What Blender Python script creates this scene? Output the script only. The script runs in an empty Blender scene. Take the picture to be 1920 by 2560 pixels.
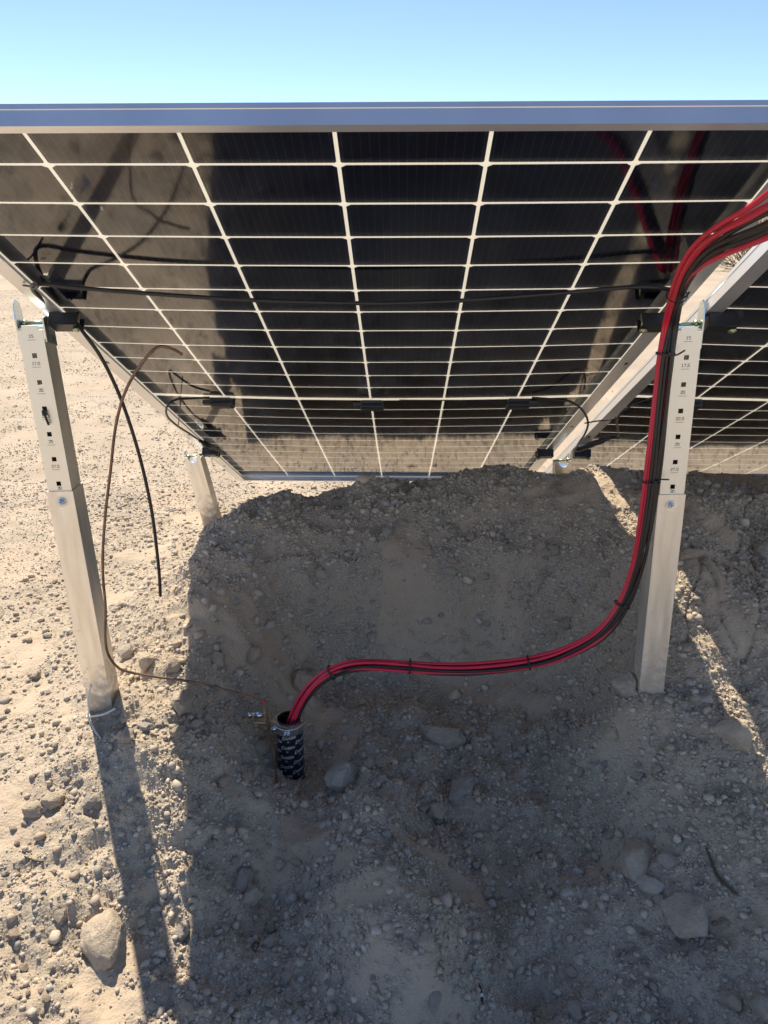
import bpy, bmesh, math, random
import numpy as np
from mathutils import Vector, Matrix

random.seed(7); rng = np.random.default_rng(7)
S = bpy.context.scene
COL = S.collection
V = Vector

# ------------------------------------------------------------------ camera
F_PX = 2010.9                                  # focal length in pixels of the 1920-wide photograph
CAM = V((0.08327, -1.00009, 1.10245))
CAM_R = Matrix(((0.99970, -0.00670, 0.02347), (0.02430, 0.36105, -0.93223), (-0.00223, 0.93252, 0.36111)))
cd = bpy.data.cameras.new('camera'); cam = bpy.data.objects.new('camera', cd); COL.objects.link(cam)
cd.sensor_fit = 'HORIZONTAL'; cd.sensor_width = 36.0; cd.lens = 36.0 * F_PX / 1920.0
cd.clip_start = 0.02; cd.clip_end = 3000.0
cam.matrix_world = Matrix.Translation(CAM) @ CAM_R.to_4x4()
S.camera = cam

# ------------------------------------------------------------------ light
SUN_TO = V((0.291, -0.558, -1.0)).normalized()         # the way the sunlight travels
SUN_EL = math.asin(-SUN_TO.z); SUN_AZ = math.atan2(-SUN_TO.x, -SUN_TO.y)
wd = bpy.data.worlds.new('World'); S.world = wd; wd.use_nodes = True
nt = wd.node_tree; bg = nt.nodes['Background']
sky = nt.nodes.new('ShaderNodeTexSky'); sky.sky_type = 'NISHITA'; sky.sun_disc = False
sky.sun_elevation = SUN_EL; sky.sun_rotation = SUN_AZ
sky.altitude = 900; sky.air_density = 0.7; sky.dust_density = 0.15; sky.ozone_density = 2.0
nt.links.new(sky.outputs[0], bg.inputs[0]); bg.inputs[1].default_value = 0.100
sl = bpy.data.lights.new('sun', 'SUN'); sl.energy = 3.8; sl.angle = math.radians(0.53); sl.color = (1.0, 0.90, 0.73)
so = bpy.data.objects.new('sun', sl); COL.objects.link(so)
so.rotation_euler = SUN_TO.to_track_quat('-Z', 'Y').to_euler(); so.location = (-2, 4, 6)
S.view_settings.view_transform = 'Standard'; S.view_settings.look = 'None'
S.view_settings.exposure = 0.95; S.view_settings.gamma = 1.0; S.view_settings.use_curve_mapping = False
S.cycles.use_denoising = True
S.cycles.max_bounces = 8; S.cycles.diffuse_bounces = 4; S.cycles.glossy_bounces = 4; S.cycles.transparent_max_bounces = 8
S.cycles.sample_clamp_indirect = 6.0

# ------------------------------------------------------------------ helpers
def ray(px, py):
    v = CAM_R @ V((px - 960.0, 1280.0 - py, -F_PX)); return v.normalized()
def at(px, py, Y):
    "point at depth Y seen at a pixel of the photograph"
    r = ray(px, py); return CAM + r * ((Y - CAM.y) / r.y)

TILT = math.atan2(0.48582, 0.87406)
PX = V((1, 0, 0)); PY = V((0, -0.87406, 0.48582)); PZ = V((0, -0.48582, -0.87406))   # across, up-slope, out of the back
PTOP = V((0, 0, 1.2))
def pan(x, v, z=0.0):
    "x across, v down from the top edge, z out of the back face"
    return PTOP + PX * x - PY * v + PZ * z
def at_panel(px, py, z):
    r = ray(px, py); t = (PTOP + PZ * z - CAM).dot(PZ) / r.dot(PZ); return CAM + r * t

def tag(o, label=None, cat=None, group=None, kind=None):
    if label: o['label'] = label
    if cat: o['category'] = cat
    if group: o['group'] = group
    if kind: o['kind'] = kind
    return o
def link(name, me, mat=None, parent=None, smooth=False):
    if mat is not None and not me.materials: me.materials.append(mat)
    o = bpy.data.objects.new(name, me); COL.objects.link(o)
    if parent is not None: o.parent = parent
    if smooth: me.polygons.foreach_set('use_smooth', [True] * len(me.polygons))
    return o
def empty(name, loc, rot=None):
    o = bpy.data.objects.new(name, None); COL.objects.link(o); o.empty_display_size = 0.05
    o.location = loc
    if rot is not None: o.rotation_euler = rot
    return o

class MB:
    def __init__(s): s.v = []; s.f = []; s.sm = []
    def add(s, vs, fs, sm=False):
        n = len(s.v); s.v += [tuple(v) for v in vs]; s.f += [[i + n for i in f] for f in fs]; s.sm += [sm] * len(fs); return s
    def box(s, c, d, M=None, bev=0.0):
        bm = bmesh.new(); bmesh.ops.create_cube(bm, size=1.0)
        for v in bm.verts: v.co = V((v.co.x * d[0], v.co.y * d[1], v.co.z * d[2]))
        if bev: bmesh.ops.bevel(bm, geom=bm.edges[:], offset=bev, segments=2, affect='EDGES', profile=0.6)
        for v in bm.verts:
            v.co = v.co + V(c)
            if M is not None: v.co = M @ v.co
        s.bm(bm); return s
    def bm(s, bm, sm=False):
        bm.verts.index_update()
        s.add([v.co[:] for v in bm.verts], [[v.index for v in f.verts] for f in bm.faces], sm); bm.free(); return s
    def tube(s, pts, r, n=10, cap=True, rs=None):
        pts = [V(p) for p in pts]; N = len(pts); vs = []; fs = []
        t0 = (pts[1] - pts[0]).normalized(); a = t0.orthogonal().normalized()
        for i, p in enumerate(pts):
            t = (pts[min(i + 1, N - 1)] - pts[max(i - 1, 0)]).normalized()
            a = (a - t * a.dot(t)).normalized(); b = t.cross(a); rr = r if rs is None else rs[i]
            for k in range(n):
                th = 2 * math.pi * k / n; vs.append(p + (a * math.cos(th) + b * math.sin(th)) * rr)
        for i in range(N - 1):
            for k in range(n):
                k2 = (k + 1) % n; fs.append([i * n + k, i * n + k2, (i + 1) * n + k2, (i + 1) * n + k])
        s.add(vs, fs, True)
        if cap:
            m = len(s.v) - N * n
            s.f.append([m + k for k in range(n)][::-1]); s.sm.append(False)
            s.f.append([m + (N - 1) * n + k for k in range(n)]); s.sm.append(False)
        return s
    def cyl(s, p0, p1, r, n=24, r1=None): return s.tube([p0, p1], r, n, True, [r, r if r1 is None else r1])
    def build(s, name, mat, parent=None):
        me = bpy.data.meshes.new(name); me.from_pydata(s.v, [], s.f); me.polygons.foreach_set('use_smooth', s.sm); me.update()
        return link(name, me, mat, parent)

def spline(pts, step=6):
    P = [V(p) for p in pts]; P = [P[0] * 2 - P[1]] + P + [P[-1] * 2 - P[-2]]; out = []
    for i in range(1, len(P) - 2):
        a, b, c, d = P[i - 1], P[i], P[i + 1], P[i + 2]
        for k in range(step):
            t = k / step
            out.append(0.5 * ((2 * b) + (c - a) * t + (2 * a - 5 * b + 4 * c - d) * t * t + (3 * b - a - 3 * c + d) * t ** 3))
    out.append(P[-2]); return out

# ------------------------------------------------------------------ materials
def mat(name, col, rough=0.6, metal=0.0, spec=0.5, var=0.0, scale=20.0, bump=0.0, bscale=200.0, coat=0.0, stretch=None):
    m = bpy.data.materials.new(name); m.use_nodes = True; n = m.node_tree; b = n.nodes['Principled BSDF']
    b.inputs['Base Color'].default_value = (*col, 1); b.inputs['Roughness'].default_value = rough
    b.inputs['Metallic'].default_value = metal; b.inputs['Specular IOR Level'].default_value = spec
    b.inputs['Coat Weight'].default_value = coat
    tc = n.nodes.new('ShaderNodeTexCoord'); mp = n.nodes.new('ShaderNodeMapping'); n.links.new(tc.outputs['Object'], mp.inputs[0])
    if stretch: mp.inputs['Scale'].default_value = stretch
    if var:
        t = n.nodes.new('ShaderNodeTexNoise'); t.inputs['Scale'].default_value = scale; t.inputs['Detail'].default_value = 6
        n.links.new(mp.outputs[0], t.inputs['Vector'])
        r = n.nodes.new('ShaderNodeMapRange'); r.inputs[1].default_value = 0.3; r.inputs[2].default_value = 0.7
        r.inputs[3].default_value = 1 - var; r.inputs[4].default_value = 1 + var * 0.6
        n.links.new(t.outputs[0], r.inputs[0])
        x = n.nodes.new('ShaderNodeMix'); x.data_type = 'RGBA'; x.blend_type = 'MULTIPLY'; x.inputs[0].default_value = 1
        x.inputs[6].default_value = (*col, 1); n.links.new(r.outputs[0], x.inputs[7]); n.links.new(x.outputs[2], b.inputs['Base Color'])
        q = n.nodes.new('ShaderNodeMapRange'); q.inputs[3].default_value = max(0.03, rough - 0.12); q.inputs[4].default_value = rough + 0.12
        n.links.new(t.outputs[0], q.inputs[0]); n.links.new(q.outputs[0], b.inputs['Roughness'])
    if bump:
        t2 = n.nodes.new('ShaderNodeTexNoise'); t2.inputs['Scale'].default_value = bscale; t2.inputs['Detail'].default_value = 5
        n.links.new(mp.outputs[0], t2.inputs['Vector'])
        bp = n.nodes.new('ShaderNodeBump'); bp.inputs['Strength'].default_value = 0.6; bp.inputs['Distance'].default_value = bump
        n.links.new(t2.outputs[0], bp.inputs['Height']); n.links.new(bp.outputs[0], b.inputs['Normal'])
    return m
M = {}
M['frame'] = mat('anodised_frame', (0.84, 0.85, 0.87), 0.34, 0.78, var=0.05, scale=8, stretch=(1, 1, 1))
M['leg'] = mat('galvanised_steel', (0.88, 0.84, 0.77), 0.45, 1.0, var=0.16, scale=11, bump=0.0002, bscale=60, stretch=(6, 6, 0.8))
M['post'] = mat('plated_post', (0.88, 0.85, 0.76), 0.48, 1.0, var=0.08, scale=10, stretch=(3, 3, 1))
def add_dirt(m, top=.16):
    "dust and splashed soil that thins out up the leg, plus faint smears"
    n = m.node_tree; L = n.links.new; b = n.nodes['Principled BSDF']; tc = n.nodes.new('ShaderNodeTexCoord'); sx = n.nodes.new('ShaderNodeSeparateXYZ'); L(tc.outputs['Object'], sx.inputs[0])
    t = n.nodes.new('ShaderNodeTexNoise'); t.inputs['Scale'].default_value = 45; t.inputs['Detail'].default_value = 8; t.inputs['Roughness'].default_value = .7; L(tc.outputs['Object'], t.inputs['Vector'])
    g = n.nodes.new('ShaderNodeMapRange'); g.inputs[1].default_value = 0; g.inputs[2].default_value = top; g.inputs[3].default_value = .30; g.inputs[4].default_value = -.12; L(sx.outputs[2], g.inputs[0])
    a = n.nodes.new('ShaderNodeMath'); a.operation = 'ADD'; L(t.outputs[0], a.inputs[0]); L(g.outputs[0], a.inputs[1])
    r = n.nodes.new('ShaderNodeMapRange'); r.inputs[1].default_value = .50; r.inputs[2].default_value = .72; r.inputs[4].default_value = .85; L(a.outputs[0], r.inputs[0])
    src = b.inputs['Base Color'].links[0].from_socket; x = n.nodes.new('ShaderNodeMix'); x.data_type = 'RGBA'; L(r.outputs[0], x.inputs[0]); L(src, x.inputs[6]); x.inputs[7].default_value = (.45, .37, .28, 1); L(x.outputs[2], b.inputs['Base Color'])
    q = n.nodes.new('ShaderNodeMath'); q.operation = 'SUBTRACT'; q.inputs[0].default_value = 1.0; L(r.outputs[0], q.inputs[1]); L(q.outputs[0], b.inputs['Metallic'])
add_dirt(M['leg'])
M['zinc'] = mat('zinc_bracket', (0.62, 0.68, 0.68), 0.28, 1.0, var=0.12, scale=40)
M['zincy'] = mat('yellow_zinc', (0.55, 0.58, 0.36), 0.30, 1.0, var=0.2, scale=60)
M['bolt'] = mat('bolt_steel', (0.60, 0.66, 0.74), 0.22, 1.0)
M['black'] = mat('black_anodised', (0.012, 0.012, 0.013), 0.38, 0.0, 0.5)
M['plastic'] = mat('black_plastic', (0.014, 0.014, 0.016), 0.45, 0.0, 0.5, bump=0.0002, bscale=300)
M['blackcable'] = mat('black_sheath', (0.022, 0.020, 0.020), 0.42, 0.0, 0.5, var=0.25, scale=30)
M['redcable'] = mat('red_sheath', (0.64, 0.022, 0.060), 0.40, 0.0, 0.5, var=0.12, scale=25)
M['copper'] = mat('weathered_copper', (0.24, 0.145, 0.10), 0.5, 0.6, var=0.45, scale=45)
M['white'] = mat('white_nylon', (0.72, 0.72, 0.68), 0.45)
M['ink'] = mat('etched_ink', (0.10, 0.095, 0.08), 0.7)
M['alu'] = mat('cast_bushing', (0.78, 0.78, 0.78), 0.22, 1.0, var=0.10, scale=60)
M['label'] = mat('grey_label', (0.10, 0.10, 0.115), 0.4, var=0.5, scale=400, stretch=(1, 0.02, 1))
M['wrap'] = mat('printed_wrap', (0.010, 0.011, 0.014), 0.30, bump=0.0006, bscale=60)
M['print'] = mat('wrap_print', (0.40, 0.44, 0.50), 0.5, var=0.5, scale=90)
M['pipe'] = mat('pipe_steel', (0.45, 0.45, 0.45), 0.4, 1.0)
M['twig'] = mat('dry_twig', (0.10, 0.075, 0.05), 0.8, var=0.3)

def cell_material():
    m = bpy.data.materials.new('solar_cell'); m.use_nodes = True; n = m.node_tree; L = n.links.new; b = n.nodes['Principled BSDF']
    b.inputs['Roughness'].default_value = 0.35; b.inputs['Specular IOR Level'].default_value = 0.2
    tc = n.nodes.new('ShaderNodeTexCoord'); sx = n.nodes.new('ShaderNodeSeparateXYZ'); L(tc.outputs['Object'], sx.inputs[0])
    def math_(op, a, bb=None, c=None):
        k = n.nodes.new('ShaderNodeMath'); k.operation = op
        for i, q in enumerate((a, bb, c)):
            if q is None: continue
            if isinstance(q, (int, float)): k.inputs[i].default_value = q
            else: L(q, k.inputs[i])
        return k.outputs[0]
    fx = math_('FRACT', math_('ADD', math_('DIVIDE', sx.outputs[0], 0.182 / 16), 0.5 + 8))
    dx = math_('ABSOLUTE', math_('SUBTRACT', fx, 0.5))            # 0.5 at the line
    line = math_('GREATER_THAN', dx, 0.462)
    fy = math_('FRACT', math_('DIVIDE', math_('ADD', sx.outputs[1], 0.0455), 0.0091))
    dash = math_('MULTIPLY', math_('LESS_THAN', math_('ABSOLUTE', math_('SUBTRACT', fy, 0.5)), 0.30), 0.5)
    pad = math_('MULTIPLY', math_('GREATER_THAN', dx, 0.445), math_('GREATER_THAN', math_('ABSOLUTE', sx.outputs[1]), 0.0425))
    w = math_('MAXIMUM', math_('MULTIPLY', line, math_('ADD', dash, 0.35)), pad)
    oi = n.nodes.new('ShaderNodeObjectInfo')
    ca = n.nodes.new('ShaderNodeMix'); ca.data_type = 'RGBA'; ca.inputs[6].default_value = (0.003, 0.008, 0.042, 1); ca.inputs[7].default_value = (0.006, 0.012, 0.058, 1)
    L(oi.outputs['Random'], ca.inputs[0])
    cm = n.nodes.new('ShaderNodeMix'); cm.data_type = 'RGBA'; L(w, cm.inputs[0]); L(ca.outputs[2], cm.inputs[6]); cm.inputs[7].default_value = (0.12, 0.125, 0.15, 1)
    L(cm.outputs[2], b.inputs['Base Color'])
    return m
M['cell'] = cell_material()

def sheet_material():
    "white printed grid between the cells: a little of the sun comes through it"
    m = bpy.data.materials.new('white_grid_print'); m.use_nodes = True; n = m.node_tree; L = n.links.new
    b = n.nodes['Principled BSDF']; b.inputs['Base Color'].default_value = (0.80, 0.76, 0.68, 1); b.inputs['Roughness'].default_value = 0.5
    t = n.nodes.new('ShaderNodeBsdfTranslucent'); t.inputs[0].default_value = (0.80, 0.74, 0.62, 1)
    x = n.nodes.new('ShaderNodeMixShader'); x.inputs[0].default_value = 0.40
    L(b.outputs[0], x.inputs[1]); L(t.outputs[0], x.inputs[2]); L(x.outputs[0], n.nodes['Material Output'].inputs[0]); return m
M['sheet'] = sheet_material()
def glass_material():
    m = bpy.data.materials.new('rear_glass'); m.use_nodes = True; n = m.node_tree; L = n.links.new
    n.nodes.remove(n.nodes['Principled BSDF'])
    g = n.nodes.new('ShaderNodeBsdfGlossy'); g.inputs['Roughness'].default_value = 0.07; g.inputs[0].default_value = (1, 1, 1, 1)
    t = n.nodes.new('ShaderNodeBsdfTransparent'); fr = n.nodes.new('ShaderNodeFresnel'); fr.inputs[0].default_value = 1.85
    x = n.nodes.new('ShaderNodeMixShader'); L(fr.outputs[0], x.inputs[0]); L(t.outputs[0], x.inputs[1]); L(g.outputs[0], x.inputs[2])
    L(x.outputs[0], n.nodes['Material Output'].inputs[0]); return m
M['glass'] = glass_material()

# ------------------------------------------------------------------ noise and the shape of the ground
def _hash(ix, iy, seed):
    h = (ix.astype(np.int64) * 374761393 + iy.astype(np.int64) * 668265263 + seed * 974634541) & 0xFFFFFFFF
    h = ((h ^ (h >> 13)) * 1274126177) & 0xFFFFFFFF
    return (h ^ (h >> 16)) & 0xFFFFFFFF
def perlin(x, y, seed=0):
    x0 = np.floor(x); y0 = np.floor(y); fx = x - x0; fy = y - y0
    u = fx ** 3 * (fx * (fx * 6 - 15) + 10); v = fy ** 3 * (fy * (fy * 6 - 15) + 10)
    def g(dx, dy):
        a = _hash(x0 + dx, y0 + dy, seed) / 4294967296.0 * 2 * math.pi
        return np.cos(a) * (fx - dx) + np.sin(a) * (fy - dy)
    return ((g(0, 0) * (1 - u) + g(1, 0) * u) * (1 - v) + (g(0, 1) * (1 - u) + g(1, 1) * u) * v) * 1.5
def fbm(x, y, f, octv, seed, gain=0.5, ridge=False):
    s = np.zeros_like(x); a = 1.0
    for i in range(octv):
        p = perlin(x * f, y * f, seed + i * 17); s = s + a * ((0.4 - np.abs(p)) if ridge else p); f *= 2.03; a *= gain
    return s
def voronoi(x, y, f, seed):
    xs = x * f; ys = y * f; x0 = np.floor(xs); y0 = np.floor(ys)
    d1 = np.full_like(xs, 9.0); d2 = np.full_like(xs, 9.0); idv = np.zeros_like(xs)
    for i in (-1, 0, 1):
        for j in (-1, 0, 1):
            cx = x0 + i; cy = y0 + j; h1 = _hash(cx, cy, seed) / 4294967296.0; h2 = _hash(cx, cy, seed + 5) / 4294967296.0
            d = np.hypot(cx + h1 - xs, cy + h2 - ys); n = d < d1
            d2 = np.where(n, d1, np.minimum(d2, d)); idv = np.where(n, h1, idv); d1 = np.where(n, d, d1)
    return d1, d2, idv
def sstep(a, b, x):
    t = np.clip((x - a) / (b - a), 0, 1); return t * t * (3 - 2 * t)

CP = []          # control heights of the dug-over ground (x, y, z)
for x, y, z in [(-0.465, .88, .235), (-.435, .70, .17), (-.39, .49, .095), (-.35, .31, .030), (-.335, .245, .005), (-.305, .115, -.05), (-.275, 0, -.105), (-.26, -.08, -.13),
                (.635, 1.105, .375), (.66, .94, .345), (.715, .63, .285), (.76, .485, .15), (.785, .375, .095), (.805, .325, .04), (.80, .15, -.04),
                (-.564, .473, .07), (.61, .484, .128), (.60, .43, .118), (.55, .46, .085), (.66, .45, .12), (-.535, 1.47, .085), (-.60, .80, .11), (-.62, 1.1, .09), (-.66, .3, .03), (-.7, .0, -.03), (-.62, -.2, -.07), (-.55, .62, .11)]:
    CP.append((x, y, z))
for y, z in [(-.8, -.06), (-.3, -.04), (.27, .0), (.7, .03), (1.3, .04), (2.0, .0)]: CP.append((-1.25, y, z)); CP.append((-.92, y + .12, z + .005))
for x in (-1.25, -.8, -.4, 0, .4, .8, 1.25): CP.append((x, 2.35, -.05)); CP.append((x, -.85, -.13))
def profile(x, crest, zc, pts):
    CP.append((x, crest, zc))
    for y, z in pts: CP.append((x, y, z))
profile(-.33, 1.2, .275, [(1.55, .10), (1.85, -.04), (1.0, .25), (.85, .20), (.72, .14), (.60, .08), (.48, .045), (.28, -.02), (.1, -.07)])
CP += [(-.24, .80, .06), (-.24, .66, -.02), (-.245, .48, -.04), (-.23, .30, -.07)]
profile(-.08, 1.2, .300, [(1.55, .11), (1.85, -.04), (1.05, .245), (.95, .14), (.91, .05), (.86, -.04), (.7, -.080), (.5, -.11), (.36, -.085), (.22, -.12), (.05, -.16), (-.15, -.19)])
CP += [(-.17, .50, -.11), (-.16, .36, -.085), (-.02, .40, -.045), (.04, .28, -.025), (.06, .14, -.035), (.09, -.01, -.08), (-.13, .15, -.165), (.27, .22, -.185), (.33, .02, -.225)]
profile(.12, 1.2, .325, [(1.55, .13), (1.85, -.04), (1.06, .255), (.95, .14), (.91, .05), (.86, -.04), (.7, -.085), (.5, -.10), (.32, -.11), (-.15, -.19)])
profile(.36, 1.2, .350, [(1.55, .15), (1.85, -.04), (1.05, .27), (.93, .16), (.89, .06), (.84, -.03), (.68, -.075), (.5, -.105), (.3, -.15), (.05, -.20), (-.15, -.22)])
profile(.52, 1.18, .365, [(1.5, .20), (1.85, -.04), (1.0, .29), (.86, .20), (.78, .12), (.70, .04), (.55, .02), (.42, -.03), (.28, -.09), (.05, -.16), (-.15, -.20)])
profile(.95, 1.25, .345, [(1.6, .17), (1.9, -.04), (1.0, .32), (.75, .27), (.58, .18), (.45, .09), (.3, .0), (.1, -.09), (-.15, -.17)])
profile(1.25, 1.3, .325, [(1.6, .18), (1.95, -.04), (1.0, .30), (.75, .25), (.58, .17), (.45, .09), (.3, .0), (.1, -.09), (-.15, -.17)])
CP = np.array(CP)
def _phi(r2): return 0.5 * r2 * np.log(r2 + 1e-9)
_n = len(CP); _K = _phi(((CP[:, None, :2] - CP[None, :, :2]) ** 2).sum(-1)) + np.eye(_n) * 4e-4
_P = np.c_[np.ones(_n), CP[:, :2]]
_A = np.block([[_K, _P], [_P.T, np.zeros((3, 3))]]); _w = np.linalg.solve(_A, np.r_[CP[:, 2], np.zeros(3)])
def h_base(x, y):
    x = np.asarray(x, float); y = np.asarray(y, float)
    cx = np.clip(x, -1.25, 1.25); cy = np.clip(y, -.85, 2.35); out = _w[_n] + _w[_n + 1] * cx + _w[_n + 2] * cy
    for i in range(_n): out = out + _w[i] * _phi((cx - CP[i, 0]) ** 2 + (cy - CP[i, 1]) ** 2)
    d = np.hypot(np.maximum(np.abs(x) - 2.5, 0), np.maximum(np.abs(y - 0.5) - 2.5, 0))
    return out * (1 - sstep(0, 5, d))
def dust_mask(x, y):
    "1 where the ground is fine dust, 0 where it is loose gravel"
    m = fbm(x, y, 3.2, 4, 31) + 0.35 * fbm(x, y, 14.0, 2, 77)
    cut = np.exp(-((y - .90) / .055) ** 2) * sstep(-.30, -.1, x) * (1 - sstep(.45, .6, x))     # the scraped trench wall
    return np.clip(sstep(.12, .50, m + 0.25 * cut - .14 * sstep(-.45, -.3, x) * (1 - sstep(.7, .8, y))), 0, 1)
def height(x, y, fine=True):
    x = np.asarray(x, float); y = np.asarray(y, float); z = h_base(x, y)
    near = 1 - sstep(2.2, 7.0, np.hypot(x, y - .6)); dug = sstep(-.75, -.45, x) * (1 - sstep(1.5, 2.0, y))
    dm = dust_mask(x, y)
    z = z + near * (0.012 + .020 * dug) * fbm(x, y, 4.2, 3, 3)
    z = z + near * (0.004 + 0.011 * dug * (1 - .55 * sstep(.55, .65, x))) * fbm(x + .02 * perlin(x * 20, y * 20, 9), y, 14.0, 4, 11) * (1.1 - .5 * dm)
    ye = .935 + .035 * perlin(x * 5, 0 * x + .3, 81) + .012 * perlin(x * 17, y * 6, 82)            # crisp lip of the scraped wall
    z = z + .055 * (sstep(-.014, .010, y - ye) - sstep(-.12, .12, y - ye)) * sstep(-.28, -.12, x) * (1 - sstep(.42, .56, x))
    cutm = np.exp(-((y - .89) / .06) ** 2) * sstep(-.30, -.1, x) * (1 - sstep(.45, .6, x))
    z = z + cutm * (.010 * perlin(x * 16, y * 2.5, 33) + .006 * perlin(x * 38, y * 5, 34)) - cutm * .010 * sstep(.55, .9, fbm(x, y * 2.2, 9.0, 2, 35, ridge=True) * 2)
    if fine:
        z = z + near * (.0026 + .0016 * dug) * fbm(x, y, 55.0, 2, 21) * (1.2 - .8 * dm)
        # dried, cracked blocks in the bank on the right
        cr = sstep(.62, .72, x) * sstep(.42, .55, y) * (1 - sstep(1.15, 1.3, y))
        if np.any(cr > 0):
            wx = x + .03 * perlin(x * 9, y * 9, 50); wy = y * .8 + .03 * perlin(x * 9, y * 9, 51)
            d1, d2, idv = voronoi(wx, wy, 8.0, 90); e = d2 - d1
            z = z + cr * ((idv - .5) * .008 - .014 * (1 - sstep(.0, .07, e)))
    z = z + (1 - near) * 0.03 * fbm(x, y, .12, 2, 61) * (1 - sstep(60, 200, np.hypot(x, y)))
    return z
def hz(x, y): return float(height(np.array([x]), np.array([y]))[0])
def hit_ground(px, py):
    r = ray(px, py); ts = np.concatenate([np.linspace(.6, 4.0, 500), np.linspace(4.05, 60, 400)])
    X = CAM.x + r.x * ts; Y = CAM.y + r.y * ts; Z = CAM.z + r.z * ts
    b = np.nonzero(Z < height(X, Y))[0]
    if not len(b): return None
    t = ts[b[0]]; return V((CAM.x + r.x * t, CAM.y + r.y * t, CAM.z + r.z * t)), t

# ------------------------------------------------------------------ ground material
def ground_material(pebble=False, rock=False):
    m = bpy.data.materials.new('rock_face' if rock else 'gravel_stone' if pebble else 'desert_ground'); m.use_nodes = True; n = m.node_tree; L = n.links.new
    b = n.nodes['Principled BSDF']; b.inputs['Roughness'].default_value = 0.92; b.inputs['Specular IOR Level'].default_value = 0.25
    tc = n.nodes.new('ShaderNodeTexCoord'); P = tc.outputs['Object']
    def noise(scale, detail=5, rough=.55):
        t = n.nodes.new('ShaderNodeTexNoise'); t.inputs['Scale'].default_value = scale; t.inputs['Detail'].default_value = detail
        t.inputs['Roughness'].default_value = rough; L(P, t.inputs['Vector']); return t.outputs[0]
    def ramp(f, a, c, lo=.35, hi=.65):
        r = n.nodes.new('ShaderNodeValToRGB'); r.color_ramp.elements[0].position = lo; r.color_ramp.elements[1].position = hi
        r.color_ramp.elements[0].color = (*a, 1); r.color_ramp.elements[1].color = (*c, 1); L(f, r.inputs[0]); return r.outputs[0]
    def mix(f, a, c, mode='MIX'):
        x = n.nodes.new('ShaderNodeMix'); x.data_type = 'RGBA'; x.blend_type = mode
        if isinstance(f, float): x.inputs[0].default_value = f
        else: L(f, x.inputs[0])
        L(a, x.inputs[6]); L(c, x.inputs[7]); return x.outputs[2]
    if pebble:
        at_ = n.nodes.new('ShaderNodeAttribute'); at_.attribute_name = 'tint'
        c = mix(1.0, at_.outputs['Color'], ramp(noise(2.6 if rock else 260, 8, .65), (.86, .85, .84), (1.10, 1.08, 1.06)), 'MULTIPLY')
    else:
        at_ = n.nodes.new('ShaderNodeAttribute'); at_.attribute_name = 'dust'
        grav = mix(.5, ramp(noise(420, 3, .7), (.33, .27, .205), (.55, .465, .36), .4, .6), ramp(noise(130, 4, .7), (.36, .295, .225), (.53, .445, .345), .4, .6))
        dust = mix(.4, ramp(noise(6, 5), (.475, .37, .27), (.52, .425, .32)), ramp(noise(700, 3, .7), (.44, .35, .26), (.55, .455, .35), .4, .6))
        c = mix(at_.outputs['Fac'], grav, dust)
        c = mix(.6, c, mix(1.0, c, ramp(noise(2.3, 5), (.84, .82, .80), (1.10, 1.09, 1.07)), 'MULTIPLY'))
    L(c, b.inputs['Base Color'])
    bp = n.nodes.new('ShaderNodeBump'); bp.inputs['Strength'].default_value = 0.8; bp.inputs['Distance'].default_value = 0.018 if rock else 0.0012 if pebble else 0.0030
    if pebble: L(noise(4.5 if rock else 350, 8, .68), bp.inputs['Height'])
    else:
        vo = n.nodes.new('ShaderNodeTexVoronoi'); vo.inputs['Scale'].default_value = 210; L(P, vo.inputs['Vector'])
        vo2 = n.nodes.new('ShaderNodeTexVoronoi'); vo2.inputs['Scale'].default_value = 75; L(P, vo2.inputs['Vector'])
        a1 = n.nodes.new('ShaderNodeMath'); a1.operation = 'MULTIPLY_ADD'; L(vo.outputs[0], a1.inputs[0]); a1.inputs[1].default_value = -.5; L(noise(120, 6, .7), a1.inputs[2])
        a2 = n.nodes.new('ShaderNodeMath'); a2.operation = 'MULTIPLY_ADD'; L(vo2.outputs[0], a2.inputs[0]); a2.inputs[1].default_value = -.5; L(a1.outputs[0], a2.inputs[2])
        L(a2.outputs[0], bp.inputs['Height'])
    L(bp.outputs[0], b.inputs['Normal']); return m
M['ground'] = ground_material(); M['stone'] = ground_material(True); M['rock'] = ground_material(True, True)

# ------------------------------------------------------------------ the ground sheet
def axis(lo, hi, step, far):
    c = list(np.arange(lo, hi + step / 2, step)); s = step; a = [hi]; 
    while a[-1] < far: s *= 1.16; a.append(a[-1] + s)
    s = step; bneg = [lo]
    while bneg[-1] > -far: s *= 1.16; bneg.append(bneg[-1] - s)
    return np.array(bneg[:0:-1] + c + a[1:])
gx = axis(-1.05, 1.25, .0055, 900.0); gy = axis(-.35, 2.1, .0055, 900.0)
GX, GY = np.meshgrid(gx, gy); GZ = height(GX.ravel(), GY.ravel()).reshape(GX.shape)
def grid_mesh(name, X, Y, Z):
    ny, nx = X.shape; me = bpy.data.meshes.new(name)
    co = np.stack([X, Y, Z], -1).reshape(-1, 3).astype(np.float32); i = np.arange(ny * nx).reshape(ny, nx)
    q = np.stack([i[:-1, :-1], i[:-1, 1:], i[1:, 1:], i[1:, :-1]], -1).reshape(-1, 4).astype(np.int32)
    me.vertices.add(len(co)); me.vertices.foreach_set('co', co.ravel()); me.loops.add(q.size); me.loops.foreach_set('vertex_index', q.ravel())
    me.polygons.add(len(q)); me.polygons.foreach_set('loop_start', np.arange(0, q.size, 4, dtype=np.int32))
    me.polygons.foreach_set('use_smooth', np.ones(len(q), bool)); me.update(calc_edges=True); return me
gm = grid_mesh('ground', GX, GY, GZ)
da = gm.attributes.new('dust', 'FLOAT', 'POINT'); da.data.foreach_set('value', dust_mask(GX.ravel(), GY.ravel()).astype(np.float32))
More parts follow.
